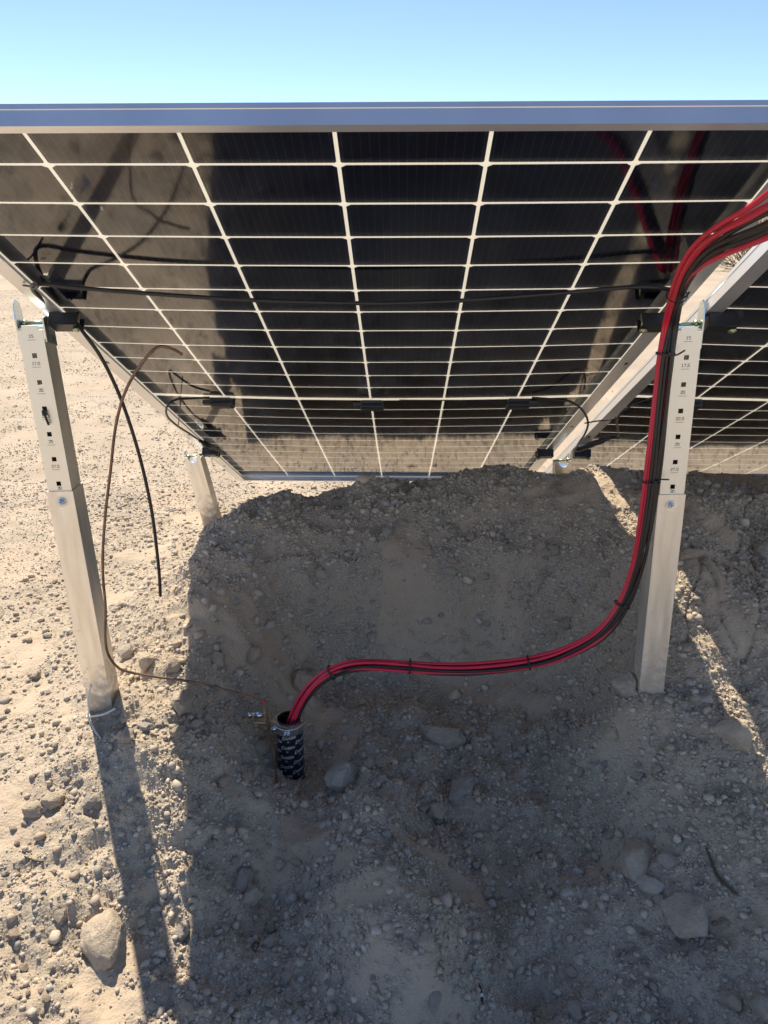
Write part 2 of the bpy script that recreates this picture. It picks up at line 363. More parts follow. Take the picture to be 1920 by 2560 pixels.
ground = tag(link('ground', gm, M['ground']), 'sunlit gravelly desert ground with a dug trench and soil bank', kind='structure')

# ------------------------------------------------------------------ stones and gravel
def hull(npts, seed, flat=1.0, detail=False):
    r = random.Random(seed); bm = bmesh.new()
    for k in range(npts):
        z = 1 - 2 * (k + .5) / npts; th = k * 2.399963 + r.uniform(-.5, .5); q = math.sqrt(max(0, 1 - z * z)); s = r.uniform(.70, 1.10)
        bm.verts.new((q * math.cos(th) * s, q * math.sin(th) * s, z * s))
    res = bmesh.ops.convex_hull(bm, input=bm.verts[:])
    for v in [v for v in bm.verts if not v.link_faces]: bm.verts.remove(v)
    if detail:
        bmesh.ops.bevel(bm, geom=bm.edges[:], offset=.05, segments=1, affect='EDGES')
        bmesh.ops.triangulate(bm, faces=bm.faces[:])
        bmesh.ops.subdivide_edges(bm, edges=[e for e in bm.edges if e.calc_length() > .25], cuts=2, use_grid_fill=True)
        bmesh.ops.smooth_vert(bm, verts=bm.verts[:], factor=.18, use_axis_x=True, use_axis_y=True, use_axis_z=True)
        from mathutils import noise as mn
        for v in bm.verts:
            p = v.co * 2.1 + V((seed * 3.1, 0, 0)); v.co *= 1 + .12 * mn.noise(p) + .06 * mn.noise(p * 3.3) + .035 * mn.noise(p * 8)
    bmesh.ops.triangulate(bm, faces=bm.faces[:]); bm.verts.index_update()
    co = np.array([v.co[:] for v in bm.verts]); fa = np.array([[v.index for v in f.verts] for f in bm.faces]); bm.free(); return co, fa
PAL = np.array([(.49, .42, .335), (.54, .455, .355), (.46, .41, .345), (.57, .48, .375), (.52, .45, .365), (.49, .39, .30), (.55, .49, .41), (.44, .395, .34)])
def scatter(name, P, size, squash, seed, nv, npts, sink=.25):
    "one mesh of many pebbles"
    r = np.random.default_rng(seed); T = [hull(npts + (i % 3), seed * 100 + i) for i in range(nv)]
    k = len(P); pick = r.integers(0, nv, k); CO = []; FA = []; TI = []; base = 0
    for t in range(nv):
        idx = np.nonzero(pick == t)[0]
        if not len(idx): continue
        co, fa = T[t]; m = len(idx)
        q = r.normal(size=(m, 4)); q /= np.linalg.norm(q, axis=1)[:, None]; w, x, y, z = q.T
        R = np.stack([1 - 2 * (y * y + z * z), 2 * (x * y - z * w), 2 * (x * z + y * w), 2 * (x * y + z * w), 1 - 2 * (x * x + z * z), 2 * (y * z - x * w), 2 * (x * z - y * w), 2 * (y * z + x * w), 1 - 2 * (x * x + y * y)], -1).reshape(m, 3, 3)
        sc = np.stack([np.ones(m), r.uniform(.65, 1, m), r.uniform(squash, .85, m)], -1)
        loc = np.einsum('mij,mvj->mvi', R, co[None] * sc[:, None]) * (size[idx] * .5)[:, None, None]
        loc[..., 2] *= .8
        pts = loc + P[idx][:, None]; pts[..., 2] += (size[idx] * (.5 - sink) * .55)[:, None]
        CO.append(pts.reshape(-1, 3)); FA.append((fa[None] + (np.arange(m) * len(co))[:, None, None] + base).reshape(-1, 3)); base += m * len(co)
        c = PAL[r.integers(0, len(PAL), m)] * r.uniform(.85, 1.12, m)[:, None]; TI.append(np.repeat(c, len(co), 0))
    co = np.concatenate(CO).astype(np.float32); fa = np.concatenate(FA).astype(np.int32); ti = np.concatenate(TI)
    me = bpy.data.meshes.new(name); me.vertices.add(len(co)); me.vertices.foreach_set('co', co.ravel())
    me.loops.add(fa.size); me.loops.foreach_set('vertex_index', fa.ravel()); me.polygons.add(len(fa)); me.polygons.foreach_set('loop_start', np.arange(0, fa.size, 3, dtype=np.int32))
    me.update(calc_edges=True)
    a = me.attributes.new('tint', 'FLOAT_COLOR', 'POINT'); a.data.foreach_set('color', np.c_[ti, np.ones(len(ti))].astype(np.float32).ravel())
    return link(name, me, M['stone'])
def spots(n, x0, x1, y0, y1, seed, keep):
    r = np.random.default_rng(seed); x = r.uniform(x0, x1, n); y = r.uniform(y0, y1, n)
    a = CAM_R.transposed(); z = h_base(x, y); d = np.stack([x - CAM.x, y - CAM.y, z - CAM.z]); q = np.array(a) @ d      # nothing is strewn where nobody looks
    ok = (q[2] < -.3) & (np.abs(q[0] / q[2]) * F_PX < 1080) & (np.abs(q[1] / q[2]) * F_PX < 1420); x = x[ok]; y = y[ok]
    p = keep(x, y); s = r.uniform(size=len(x)) < p; x = x[s]; y = y[s]; return np.stack([x, y, height(x, y)], -1), r
kg = lambda x, y: 0.06 + .94 * (1 - dust_mask(x, y)) ** 1.3
P, r = spots(240000, -1.0, 1.2, -.32, 1.9, 1, kg); sz = np.clip(r.lognormal(math.log(.0054), .38, len(P)), .003, .016) * np.where(P[:, 0] < -.42, .80, 1.0); P[:, 2] -= np.where(P[:, 0] < -.40, .0011, 0.0)
tag(scatter('gravel', P, sz, .45, 1, 10, 7, .30), 'fine loose grey gravel strewn over trench, bank and sunlit ground', kind='stuff')
P, r = spots(60000, -.5, 1.2, .80, 1.32, 5, lambda x, y: .15 + .8 * (1 - dust_mask(x, y))); P[:, 2] -= .001; sz = np.clip(r.lognormal(math.log(.0065), .42, len(P)), .003, .022)
tag(scatter('bank_gravel', P, sz, .45, 5, 10, 7, .34), 'loose grey gravel covering the shaded soil bank', kind='stuff')
P, r = spots(25000, -1.1, 1.25, -.32, 2.0, 2, lambda x, y: kg(x, y) * np.where(x < -.42, .45, .9)); sz = np.clip(r.lognormal(math.log(.0128), .36, len(P)), .008, .028)
tag(scatter('coarse_gravel', P, sz, .5, 2, 12, 12, .28), 'coarse grey gravel lying among the finer stones', kind='stuff')
P, r = spots(520000, -7.5, 2.2, 1.8, 10, 3, lambda x, y: np.where((x > -.45 - .25 * (y - 1.8)) & (y > 2.6), .03, .95 * np.clip(2.2 / (y + .2), 0, 1) ** 1.4)); sz = np.clip(r.lognormal(math.log(.0080), .42, len(P)), .006, .06)
tag(scatter('far_gravel', P, sz, .5, 3, 8, 6, .38), 'pale gravel scattered on the sunlit flat behind the panels', kind='stuff')
P, r = spots(60000, -3.0, -1.0, -.3, 1.9, 4, lambda x, y: .8 + 0 * x); sz = np.clip(r.lognormal(math.log(.0052), .38, len(P)), .004, .03)
tag(scatter('side_gravel', P, sz, .5, 4, 8, 7, .34), 'pale gravel on the sunlit ground left of the leg', kind='stuff')

def clod_spots(x, y):
    crest = np.exp(-((y - 1.2) / .07) ** 2); foot = np.exp(-((y - .80) / .06) ** 2) * .8; lump = sstep(.0, .45, fbm(x, y, 5.5, 2, 140))
    return np.clip((crest + foot + .25) * (.15 + lump), 0, 1) * .8
P, r = spots(3000, -.42, 1.2, .05, 1.45, 6, clod_spots); sz = np.clip(r.lognormal(math.log(.021), .40, len(P)), .010, .055)
tag(scatter('soil_clods', P, sz, .55, 6, 14, 16, .42), 'crumbled soil clods along the bank crest and its foot', kind='stuff')
STONE_M = []
def tint(me, c):
    a = me.attributes.new('tint', 'FLOAT_COLOR', 'POINT'); a.data.foreach_set('color', np.tile(np.array([*c, 1.0], np.float32), len(me.vertices)))
for i in range(24):
    co, fa = hull(10 + i % 7, 900 + i, detail=True)
    me = bpy.data.meshes.new('stone'); me.from_pydata(co.tolist(), [], fa.tolist()); me.polygons.foreach_set('use_smooth', [True] * len(fa)); me.set_sharp_from_angle(angle=math.radians(24))
    tint(me, PAL[i % len(PAL)] * (1.04 + .025 * (i % 8))); STONE_M.append(me); me.materials.append(M['rock'])
for i in range(4):
    co, fa = hull(30 + 3 * i, 1300 + i, detail=True)
    me = bpy.data.meshes.new('stone'); me.from_pydata(co.tolist(), [], fa.tolist()); me.polygons.foreach_set('use_smooth', [True] * len(fa)); me.set_sharp_from_angle(angle=math.radians(40))
    tint(me, (.60, .50, .385)); STONE_M.append(me); me.materials.append(M['rock'])
ORIENT = random.Random(5)
def stone(px, py, w, h, label, group=None, tilt=0.0, name='stone', cat='stone', var=None, thick=.72, sink=.06):
    hg = hit_ground(px, py + h * .25)
    if hg is None: return None
    p, t = hg; depth = -(CAM_R.transposed() @ (p - CAM)).z; k = depth / F_PX
    sx = w * k * 1.24; sy = h * k * 1.30; sz_ = min(sx, sy) * thick
    o = bpy.data.objects.new(name, STONE_M[var if var is not None else ORIENT.randrange(24)]); COL.objects.link(o)
    o.scale = (sx * .5, sy * .5 * 1.1, sz_ * .62); o.rotation_euler = (ORIENT.uniform(-.22, .22), ORIENT.uniform(-.22, .22), math.radians(tilt) + ORIENT.uniform(-.2, .2))
    o.location = (p.x, p.y, hz(p.x, p.y) + sz_ * (.5 - sink) * .62)
    return tag(o, label, cat, group)
BIG = [
 (262, 2340, 104, 118, 'large pale tan rock in full sun beside the leg shadow', 20), (87, 2023, 52, 34, 'smooth oval pale stone, left of a touching pair in the sun', 0),
 (131, 2003, 52, 38, 'oval tan stone, right of a touching pair in the sun', 10), (367, 1657, 52, 44, 'rough grey rock in the sun under the loop of copper wire', -20),
 (320, 1633, 40, 36, 'pale crusted rock touching the left leg near its foot', 10), (435, 1665, 44, 42, 'lumpy tan rock at the shadow edge above the copper wire', 0),
 (456, 1757, 50, 70, 'squared block half in sun and half in shade below the copper wire', 5), (367, 1822, 44, 28, 'knobbly pale stone in sun right of the leg shadow', 10),
 (445, 1833, 40, 32, 'pale wedge stone in sun just below the squared block', -25), (312, 1841, 46, 36, 'pinkish lump of soil lying in the leg shadow near the foot', 0),
 (606, 2193, 46, 92, 'upright grey slab in shade right of the panel shadow edge', -10), (629, 2247, 54, 44, 'flat grey stone against the lower end of the grey slab', 30),
 (636, 1632, 42, 52, 'brownish round stone in shade left of the red cables', 0), (765, 1708, 66, 56, 'pale flat rock directly behind the arching red cables', 20),
 (653, 1872, 36, 34, 'round grey stone left of the wrapped conduit', 0), (857, 1937, 84, 78, 'broad brown flat rock right of the conduit foot', -35),
 (1116, 1846, 104, 52, 'flat brown slab lying level on the shaded trench floor', 0), (1093, 2028, 50, 40, 'rounded dark grey stone, largest of a small cluster mid trench', -15),
 (1157, 1962, 60, 90, 'dusty half buried slab right of the mid trench cluster', -30), (1068, 2352, 44, 50, 'angular pale stone near the bottom centre of the trench', 20),
 (1087, 2494, 26, 62, 'narrow upright pinkish stone near the bottom edge', 0), (1592, 2140, 74, 92, 'long tan grey rock, topmost of the trio at lower right', -28),
 (1623, 2209, 84, 46, 'dark slanting rock, middle of the trio at lower right', -35), (1670, 2153, 50, 38, 'flat dark stone right of the topmost rock of the trio', 0),
 (1646, 2249, 32, 30, 'round pebble wedged against the largest lower right rock', 0), (1716, 2290, 122, 112, 'largest angular rock at lower right with a pinkish lower face', -35),
 (1739, 2398, 40, 44, 'pale pointed stone below the largest lower right rock', 20), (1836, 1831, 92, 78, 'large slab half lit by the strip of sun at right', -20),
 (1561, 1705, 60, 78, 'brown crusty rock leaning on the foot of the right leg', 0), (1731, 1388, 68, 24, 'long flat grey stone on the cracked bank right of the leg', 5),
 (1907, 1378, 46, 54, 'pinkish brown rock in the bank at the right edge', 0), (1744, 1496, 28, 34, 'grey stone touching the strip of sun on the bank', 0),
 (1410, 1562, 34, 36, 'upper of two grey stones on the scraped wall inside the cable bend', 0), (1376, 1593, 32, 32, 'lower of two grey stones on the scraped wall inside the cable bend', 15),
 (1387, 1379, 30, 30, 'right of two round clods high on the bank', 0), (1351, 1373, 22, 24, 'left of two round clods high on the bank', 0),
 (1125, 1440, 36, 24, 'pale oval stone, lower of a close pair on the bank', 0), (1133, 1415, 30, 18, 'pale flat stone, upper of a close pair on the bank', 0),
 (805, 1440, 28, 28, 'light grey pointed stone alone on the left bank', 0), (625, 1394, 28, 24, 'whitish dusty clod high on the left bank', 0),
 (1434, 2514, 38, 60, 'tapered pale stone by the bottom edge right of centre', 10), (1913, 2518, 64, 64, 'pale stone cut by the right edge at the bottom corner', 0),
 (455, 2328, 46, 40, 'crumbly pale stone in the sliver of sun beside the leg shadow', 0), (1527, 1839, 36, 34, 'grey pointed stone below the right leg', 0),
 (717, 2440, 26, 34, 'yellowish oval pebble near the bottom left of the trench', 0), (547, 1656, 44, 36, 'brown lump of soil above the copper wire in shade', 0)]
for i, (px, py, w, h, lab, tl) in enumerate(BIG): stone(px, py, w, h, lab, None, tl, name='rock' if max(w, h) > 48 else 'stone', cat='rock' if max(w, h) > 48 else 'stone', var=24 + i % 4 if i in (0, 1, 2, 6, 12, 14, 17, 21) else i % 24)
SM = {'sun': ('small pale stone lying in full sun left of the panel shadow', 'small stones in the sun'),
      'leg': ('small stone lying inside the long shadow of the left leg', 'small stones in the leg shadow')}
def place(k, px, py):
    if k == 'sun':
        return ('small pale stone in the sun ' + ('near the bottom left corner' if py > 2250 else 'midway down the left edge' if py > 1880 else 'beside the foot of the left leg'), SM[k][1])
    if k == 'bank':
        return ('small stone on the shaded bank ' + ('at its left end near the front leg' if px < 700 else 'above the arch of the cables' if px < 1060 else 'above the low cable run' if px < 1400 else 'close behind the right leg' if px < 1660 else 'right of the right leg'), 'small stones on the shaded bank')
    if k == 'floor':
        if py < 1990: t = 'left of the conduit' if px < 720 else 'right of the conduit' if px < 1000 else 'below the low cable run' if px < 1400 else 'in front of the right leg'
        elif py < 2280: t = 'beside the edge of the panel shadow' if px < 720 else 'in front of the conduit' if px < 1050 else 'mid floor below the flat slab' if px < 1450 else 'around the trio of rocks at right'
        else: t = 'at the bottom edge by the panel shadow line' if px < 720 else 'at the bottom edge left of centre' if px < 1050 else 'at the bottom edge right of centre' if px < 1450 else 'below the largest rock at lower right'
        return ('small grey stone on the trench floor ' + t, 'small stones on the trench floor')
    return SM[k]
small = [(231, 2010, 45, 35, 'sun'), (154, 2293, 34, 36, 'sun'), (38, 2336, 36, 26, 'sun'), (200, 1950, 22, 16, 'sun'), (139, 1454, 18, 10, 'sun'), (90, 1690, 30, 22, 'sun'), (60, 2420, 26, 18, 'sun'), (120, 2500, 24, 20, 'sun'),
 (332, 2072, 18, 18, 'leg'), (310, 2015, 20, 22, 'leg'), (295, 1786, 34, 22, 'leg'), (395, 2430, 16, 16, 'leg'), (296, 2036, 14, 20, 'leg'),
 (563, 1952, 32, 34, 'floor'), (617, 1946, 30, 28, 'floor'), (487, 1809, 26, 40, 'floor'), (601, 1779, 32, 34, 'floor'), (521, 1796, 28, 26, 'floor'), (551, 1812, 20, 20, 'floor'), (593, 1800, 28, 20, 'floor'),
 (472, 2519, 30, 30, 'floor'), (640, 1930, 28, 44, 'floor'), (926, 1913, 24, 26, 'floor'), (948, 1911, 28, 28, 'floor'), (1014, 1891, 32, 30, 'floor'), (1022, 1985, 20, 26, 'floor'), (1047, 1991, 26, 18, 'floor'), (1059, 2020, 18, 32, 'floor'),
 (954, 1947, 22, 22, 'floor'), (976, 1939, 20, 24, 'floor'), (752, 2529, 30, 22, 'floor'), (675, 2510, 32, 28, 'floor'), (690, 2494, 24, 20, 'floor'), (700, 2161, 30, 28, 'floor'), (740, 2159, 32, 18, 'floor'), (677, 2355, 30, 40, 'floor'), (679, 2321, 28, 24, 'floor'),
 (1219, 2236, 24, 26, 'floor'), (1234, 2417, 40, 26, 'floor'), (968, 2087, 18, 20, 'floor'), (1681, 2332, 30, 22, 'floor'), (1619, 2354, 24, 24, 'floor'), (1608, 2421, 28, 26, 'floor'), (1527, 2085, 34, 24, 'floor'), (1423, 2433, 26, 30, 'floor'),
 (1413, 1829, 30, 18, 'floor'), (1492, 1925, 28, 30, 'floor'), (1515, 1935, 20, 16, 'floor'), (1598, 1939, 24, 22, 'floor'), (1643, 1921, 18, 20, 'floor'), (1305, 1875, 22, 24, 'floor'), (1805, 2309, 26, 36, 'floor'), (1832, 2498, 40, 50, 'floor'), (1762, 2020, 20, 26, 'floor'),
 (1654, 2514, 26, 18, 'floor'), (1631, 2545, 26, 20, 'floor'), (1682, 1743, 26, 18, 'floor'), (1861, 1741, 16, 14, 'floor'), (1310, 1681, 18, 16, 'floor'), (768, 1666, 28, 36, 'floor'), (799, 1629, 16, 14, 'floor'), (1097, 2056, 22, 16, 'floor'), (1120, 2068, 16, 14, 'floor'), (1000, 2020, 24, 30, 'floor'),
 (533, 1551, 18, 16, 'bank'), (551, 1607, 22, 16, 'bank'), (508, 1582, 20, 14, 'bank'), (1511, 1440, 24, 20, 'bank'), (1136, 1328, 28, 24, 'bank'), (1177, 1348, 24, 24, 'bank'), (1212, 1450, 28, 22, 'bank'), (1327, 1267, 34, 14, 'bank'), (1518, 1365, 18, 12, 'bank'), (1372, 1535, 24, 20, 'bank'), (1065, 1556, 26, 18, 'bank'),
 (1597, 1218, 15, 28, 'bank'), (592, 1508, 30, 20, 'bank'), (683, 1307, 22, 16, 'bank'), (851, 1236, 20, 18, 'bank'), (953, 1242, 18, 16, 'bank'), (967, 1332, 30, 22, 'bank'), (1009, 1311, 30, 14, 'bank'), (1912, 1466, 28, 32, 'bank'), (1103, 1545, 16, 14, 'bank')]
for px, py, w, h, k in small: stone(px, py, w, h, *place(k, px, py), tilt=ORIENT.uniform(-60, 60))
rr = random.Random(12); cnt = 0
while cnt < 120:
    px = rr.uniform(480, 1900); py = rr.uniform(1290, 2540); hg = hit_ground(px, py)
    if hg is None or dust_mask(np.array([hg[0].x]), np.array([hg[0].y]))[0] > .55 + .3 * rr.random(): continue
    w = rr.choice([12, 13, 14, 15, 16, 18, 20, 22]); k = 'bank' if hg[0].y > .62 else 'floor'
    if hg[0].x > .62 and .3 < hg[0].y < 1.1: continue
    stone(px, py, w, w * rr.uniform(.7, 1.1), *place(k, px, py), tilt=rr.uniform(-80, 80)); cnt += 1
for i in range(34):
    px, py = rr.uniform(5, 215 + .12 * i), rr.uniform(1600, 2545)
    stone(px, py, rr.choice([12, 14, 16, 19]), rr.choice([10, 12, 15]), *place('sun', px, py), tilt=rr.uniform(-80, 80))
stone(977, 1214, 40, 18, 'dark brown stone on the sunlit flat just below the panel edge', None, 0, name='rock', cat='rock')

# ------------------------------------------------------------------ solar panels
SAG = 0.0116; PWID, PLEN = 1.134, 2.278; ZF, ZB = -.006, .021
def sag(x, v): return SAG * max(0, 1 - (x / .555) ** 2) * max(0, 1 - ((v - 1.139) / 1.125) ** 2)
def row_v(r):                  # centre of half-cell row r (0..23), measured down from the top edge
    return .017 + .0455 + r * .093 + (.016 if r > 11 else 0)
def cell_mesh():
    w, h, c1, c2 = .0894, .0438, .0065, .0022
    p = [(-w + c2, -h), (w - c2, -h), (w, -h + c2), (w, h - c1 * .75), (w - c1, h), (-w + c1, h), (-w, h - c1 * .75), (-w, -h + c2)]
    t = .0004; n = len(p); vs = [(x, y, t) for x, y in p] + [(x, y, 0) for x, y in p]
    fs = [list(range(n)), list(range(2 * n - 1, n - 1, -1))] + [[i, i + n, (i + 1) % n + n, (i + 1) % n] for i in range(n)]
    me = bpy.data.meshes.new('solar_cell'); me.from_pydata(vs, [], fs); me.materials.append(M['cell']); return me
CELL = cell_mesh()
def rail(a, b, inw, flange):
    "frame side from a to b (panel-local x, y), extruded with mitred ends; inw points to the panel middle"
    prof = [(0, ZF), (0, .0006), (.0009, .0012), (.0009, ZB), (flange, ZB), (flange, ZB - .0018), (.0027, ZB - .0018), (.0027, .0075), (.0105, .0075), (.0105, .0052), (.004, .0052), (.004, -.0042), (.0105, -.0042), (.0105, ZF)]
    a = V((*a, 0)); b = V((*b, 0)); d = (b - a).normalized(); inw = V((*inw, 0)); n = len(prof)
    vs = [a + inw * u + d * u + V((0, 0, z)) for u, z in prof] + [b + inw * u - d * u + V((0, 0, z)) for u, z in prof]
    fs = [[i, (i + 1) % n, (i + 1) % n + n, i + n] for i in range(n)]
    mb = MB(); mb.add(vs, fs)
    bm = bmesh.new(); bv = [bm.verts.new(v) for v in mb.v]
    for f in fs: bm.faces.new([bv[i] for i in f])
    bm.faces.new(bv[:n]); bm.faces.new(bv[n:][::-1]); bmesh.ops.recalc_face_normals(bm, faces=bm.faces[:])
    m2 = MB(); m2.bm(bm); return m2
def sheet(name, matl, parent, z, nx=25, ny=49):
    xs = np.linspace(-PWID / 2 + .006, PWID / 2 - .006, nx); vs_ = np.linspace(.006, PLEN - .006, ny); X, Vv = np.meshgrid(xs, vs_)
    Z = np.vectorize(sag)(X, Vv) + z; me = grid_mesh(name, X[::-1], PLEN - Vv[::-1], Z[::-1]); return link(name, me, matl, parent)   # faces look out of the back
def make_panel(cx, label, boxes=True):
    root = empty('solar_panel', pan(cx, PLEN)); root.rotation_euler = Matrix((PX, PY, PZ)).transposed().to_euler()
    tag(root, label, 'solar panel', 'solar panels in the tilted row')
    W2 = PWID / 2
    rail((-W2, 0), (-W2, PLEN), (1, 0), .030).build('frame_rail', M['frame'], root); rail((W2, 0), (W2, PLEN), (-1, 0), .030).build('frame_rail', M['frame'], root)
    rail((-W2, PLEN), (W2, PLEN), (0, -1), .014).build('frame_rail', M['frame'], root); rail((-W2, 0), (W2, 0), (0, 1), .014).build('frame_rail', M['frame'], root)
    sheet('grid_print', M['sheet'], root, -.0008)
    for r in range(24):
        for c in range(6):
            x = (c - 2.5) * .184; v = row_v(r); e = .004
            o = bpy.data.objects.new('solar_cell', CELL); COL.objects.link(o); o.parent = root
            o.location = (x, PLEN - v, sag(x, v)); sx = (sag(x + e, v) - sag(x - e, v)) / (2 * e); sy = (sag(x, v - e) - sag(x, v + e)) / (2 * e)
            o.rotation_euler = (math.atan(sy), -math.atan(sx), 0)
    sheet('rear_glass', M['glass'], root, .0021)
    # junction boxes on the middle line, their leads and the product label
    vm = .017 + 12 * .093 + .007
    for i, xj in enumerate((-.381, .003, .373)):
        zj = sag(xj, vm + .03) + .0021; mb = MB()
        mb.box((xj, PLEN - vm - .026, zj + .009), (.060, .038, .018), bev=.004); mb.box((xj, PLEN - vm - .005, zj + .004), (.052, .012, .008), bev=.002)
        sgn = (-1, -1, 1)[i]; mb.box((xj + sgn * .038, PLEN - vm - .024, zj + .007), (.022, .018, .012), bev=.003)
        jb = mb.build('junction_box', M['plastic'], root)
        MB().box((xj, PLEN - vm - .026, zj + .0185), (.046, .024, .002), bev=.0008).build('lid', M['plastic'], jb)
    MB().box((.155, PLEN - vm - .001, sag(.155, vm) + .0030), (.165, .009, .0006)).build('label_strip', M['label'], root)
    for (lx, ly, s) in [(-W2 + .013, .30, 1), (-W2 + .013, .78, 1), (-W2 + .013, 1.45, 1), (W2 - .013, .9, 1), (W2 - .013, 1.45, 1), (W2 - .013, 1.72, 1), (-W2 + .013, 1.72, 1)]:
        mb = MB(); k = 14; vs = []
        for q in range(k):
            th = 2 * math.pi * q / k; vs.append((lx + .0035 * math.cos(th), ly + .008 * math.sin(th), ZB + .0004))
        mb.add(vs, [list(range(k))]); mb.build('mounting_hole', M['black'], root)
    return root
panel_a = make_panel(0.0, 'nearer tilted solar panel seen from behind, filling the upper middle')
panel_b = make_panel(1.183, 'neighbouring solar panel cut off by the right edge')

# ------------------------------------------------------------------ stroke digits for the angle scale
G = {'0': [[(0, 0), (1, 0), (1, 1.6), (0, 1.6), (0, 0)]], '1': [[(.27, 1.35), (.5, 1.6), (.5, 0)], [(.15, 0), (.85, 0)]], '2': [[(0, 1.3), (.1, 1.6), (.9, 1.6), (1, 1.3), (1, 1), (0, .1), (0, 0), (1, 0)]],
     '3': [[(0, 1.6), (1, 1.6), (1, 0), (0, 0)], [(.3, .8), (1, .8)]], '5': [[(1, 1.6), (.05, 1.6), (0, .9), (.8, .95), (1, .7), (1, .2), (.8, 0), (0, 0)]], '7': [[(0, 1.6), (1, 1.6), (.4, 0)]], '.': [[(.3, 0), (.5, 0), (.5, .15), (.3, .15), (.3, 0)]]}
def strokes(mb, text, cx, z, y, hgt, w=.00055):
    s = hgt / 1.6; adv = [(.75 if ch == '.' else 1.38) for ch in text]; x = cx - s * (sum(adv) - .38) / 2
    for ch, a in zip(text, adv):
        for line in G[ch]:
            for (x0, y0), (x1, y1) in zip(line, line[1:]):
                p = V((x + x0 * s, z + y0 * s)); q = V((x + x1 * s, z + y1 * s)); d = (q - p).normalized(); nrm = V((-d.y, d.x)) * w; p2 = p - d * w; q2 = q + d * w
                pts = [p2 + nrm, p2 - nrm, q2 - nrm, q2 + nrm]; mb.add([(k.x, y, k.y) for k in pts], [[0, 1, 2, 3]])
        x += a * s

# ------------------------------------------------------------------ support legs
def wall_with_holes(w, z0, z1, holes, hs, y, t, top_round=0.0):
    "upright plate in x-z at depth y (thickness t) with square holes"
    xs = [-w / 2, -hs / 2, hs / 2, w / 2]; zs = [z0]
    for hzc in sorted(holes): zs += [hzc - hs / 2, hzc + hs / 2]
    zs.append(z1); bm = bmesh.new(); vv = {}
    def g(i, j, k):
        key = (i, j, k)
        if key not in vv:
            x = xs[i]; z = zs[j]; vv[key] = bm.verts.new((x, y + (t if k else 0), z))
        return vv[key]
    hole = lambda i, j: i == 1 and 1 <= j < len(zs) - 2 and j % 2 == 1
    for i in range(3):
        for j in range(len(zs) - 1):
            if hole(i, j):
                for (a, b) in (((i, j), (i + 1, j)), ((i + 1, j), (i + 1, j + 1)), ((i + 1, j + 1), (i, j + 1)), ((i, j + 1), (i, j))):
                    bm.faces.new([g(*a, 0), g(*b, 0), g(*b, 1), g(*a, 1)])
                continue
            bm.faces.new([g(i, j, 0), g(i + 1, j, 0), g(i + 1, j + 1, 0), g(i, j + 1, 0)]); bm.faces.new([g(i, j + 1, 1), g(i + 1, j + 1, 1), g(i + 1, j, 1), g(i, j, 1)])
    J = len(zs) - 1
    for i in range(3):
        bm.faces.new([g(i, 0, 1), g(i + 1, 0, 1), g(i + 1, 0, 0), g(i, 0, 0)]); bm.faces.new([g(i, J, 0), g(i + 1, J, 0), g(i + 1, J, 1), g(i, J, 1)])
    for j in range(J):
        bm.faces.new([g(0, j, 0), g(0, j + 1, 0), g(0, j + 1, 1), g(0, j, 1)]); bm.faces.new([g(3, j, 1), g(3, j + 1, 1), g(3, j + 1, 0), g(3, j, 0)])
    bmesh.ops.recalc_face_normals(bm, faces=bm.faces[:])
    if top_round:
        ed = [e for e in bm.edges if abs(e.verts[0].co.z - z1) < 1e-6 and abs(e.verts[1].co.z - z1) < 1e-6 and abs(e.verts[0].co.x - e.verts[1].co.x) < 1e-6 and abs(abs(e.verts[0].co.x) - w / 2) < 1e-6]
        bmesh.ops.bevel(bm, geom=ed, offset=top_round, segments=4, affect='EDGES')
    return bm
def leg_frame(top, base):
    "matrix at the base whose z axis runs up the leg"
    z = (V(top) - V(base)).normalized(); x = (V((1, 0, 0)) - z * z.x).normalized(); y = z.cross(x)
    return Matrix.Translation(V(base)) @ Matrix((x, y, z)).transposed().to_4x4()
def tube_sq(mb, w, d, z0, z1, t, yc=0.0):
    for sgn in (-1, 1):
        mb.box((sgn * (w / 2 - t / 2), yc, (z0 + z1) / 2), (t, d, z1 - z0), bev=.0006)
        mb.box((0, yc + sgn * (d / 2 - t / 2), (z0 + z1) / 2), (w - 2 * t + .0004, t, z1 - z0 - .0006))
def plate(pts, axis_, c, t):
    "flat plate from an outline of (a, b) points; axis_ 'x' lies in y-z at x=c"
    n = len(pts); vs = [((c, a, b) if axis_ == 'x' else (a, c, b)) for a, b in pts] + [((c + t, a, b) if axis_ == 'x' else (a, c + t, b)) for a, b in pts]
    bm = bmesh.new(); bv = [bm.verts.new(v) for v in vs]; bm.faces.new(bv[:n]); bm.faces.new(bv[n:][::-1])
    for i in range(n): bm.faces.new([bv[i], bv[(i + 1) % n], bv[(i + 1) % n + n], bv[i + n]])
    bmesh.ops.recalc_face_normals(bm, faces=bm.faces[:]); return bm
def bolt_set(mb_root, M_, c, parent, ax=V((0, -1, 0))):
    c = V(c)
    w = MB().cyl(c, c + ax * .0016, .0105, 28).build('washer', M['bolt'], parent)
    MB().cyl(c + ax * .0016, c + ax * .0030, .0085, 28).build('washer', M['bolt'], parent)
    n = MB().cyl(c + ax * .0030, c + ax * .0085, .0066, 6).build('nut', M['bolt'], parent)
    MB().cyl(c + ax * .0085, c + ax * .0135, .0036, 16).build('bolt', M['bolt'], parent)
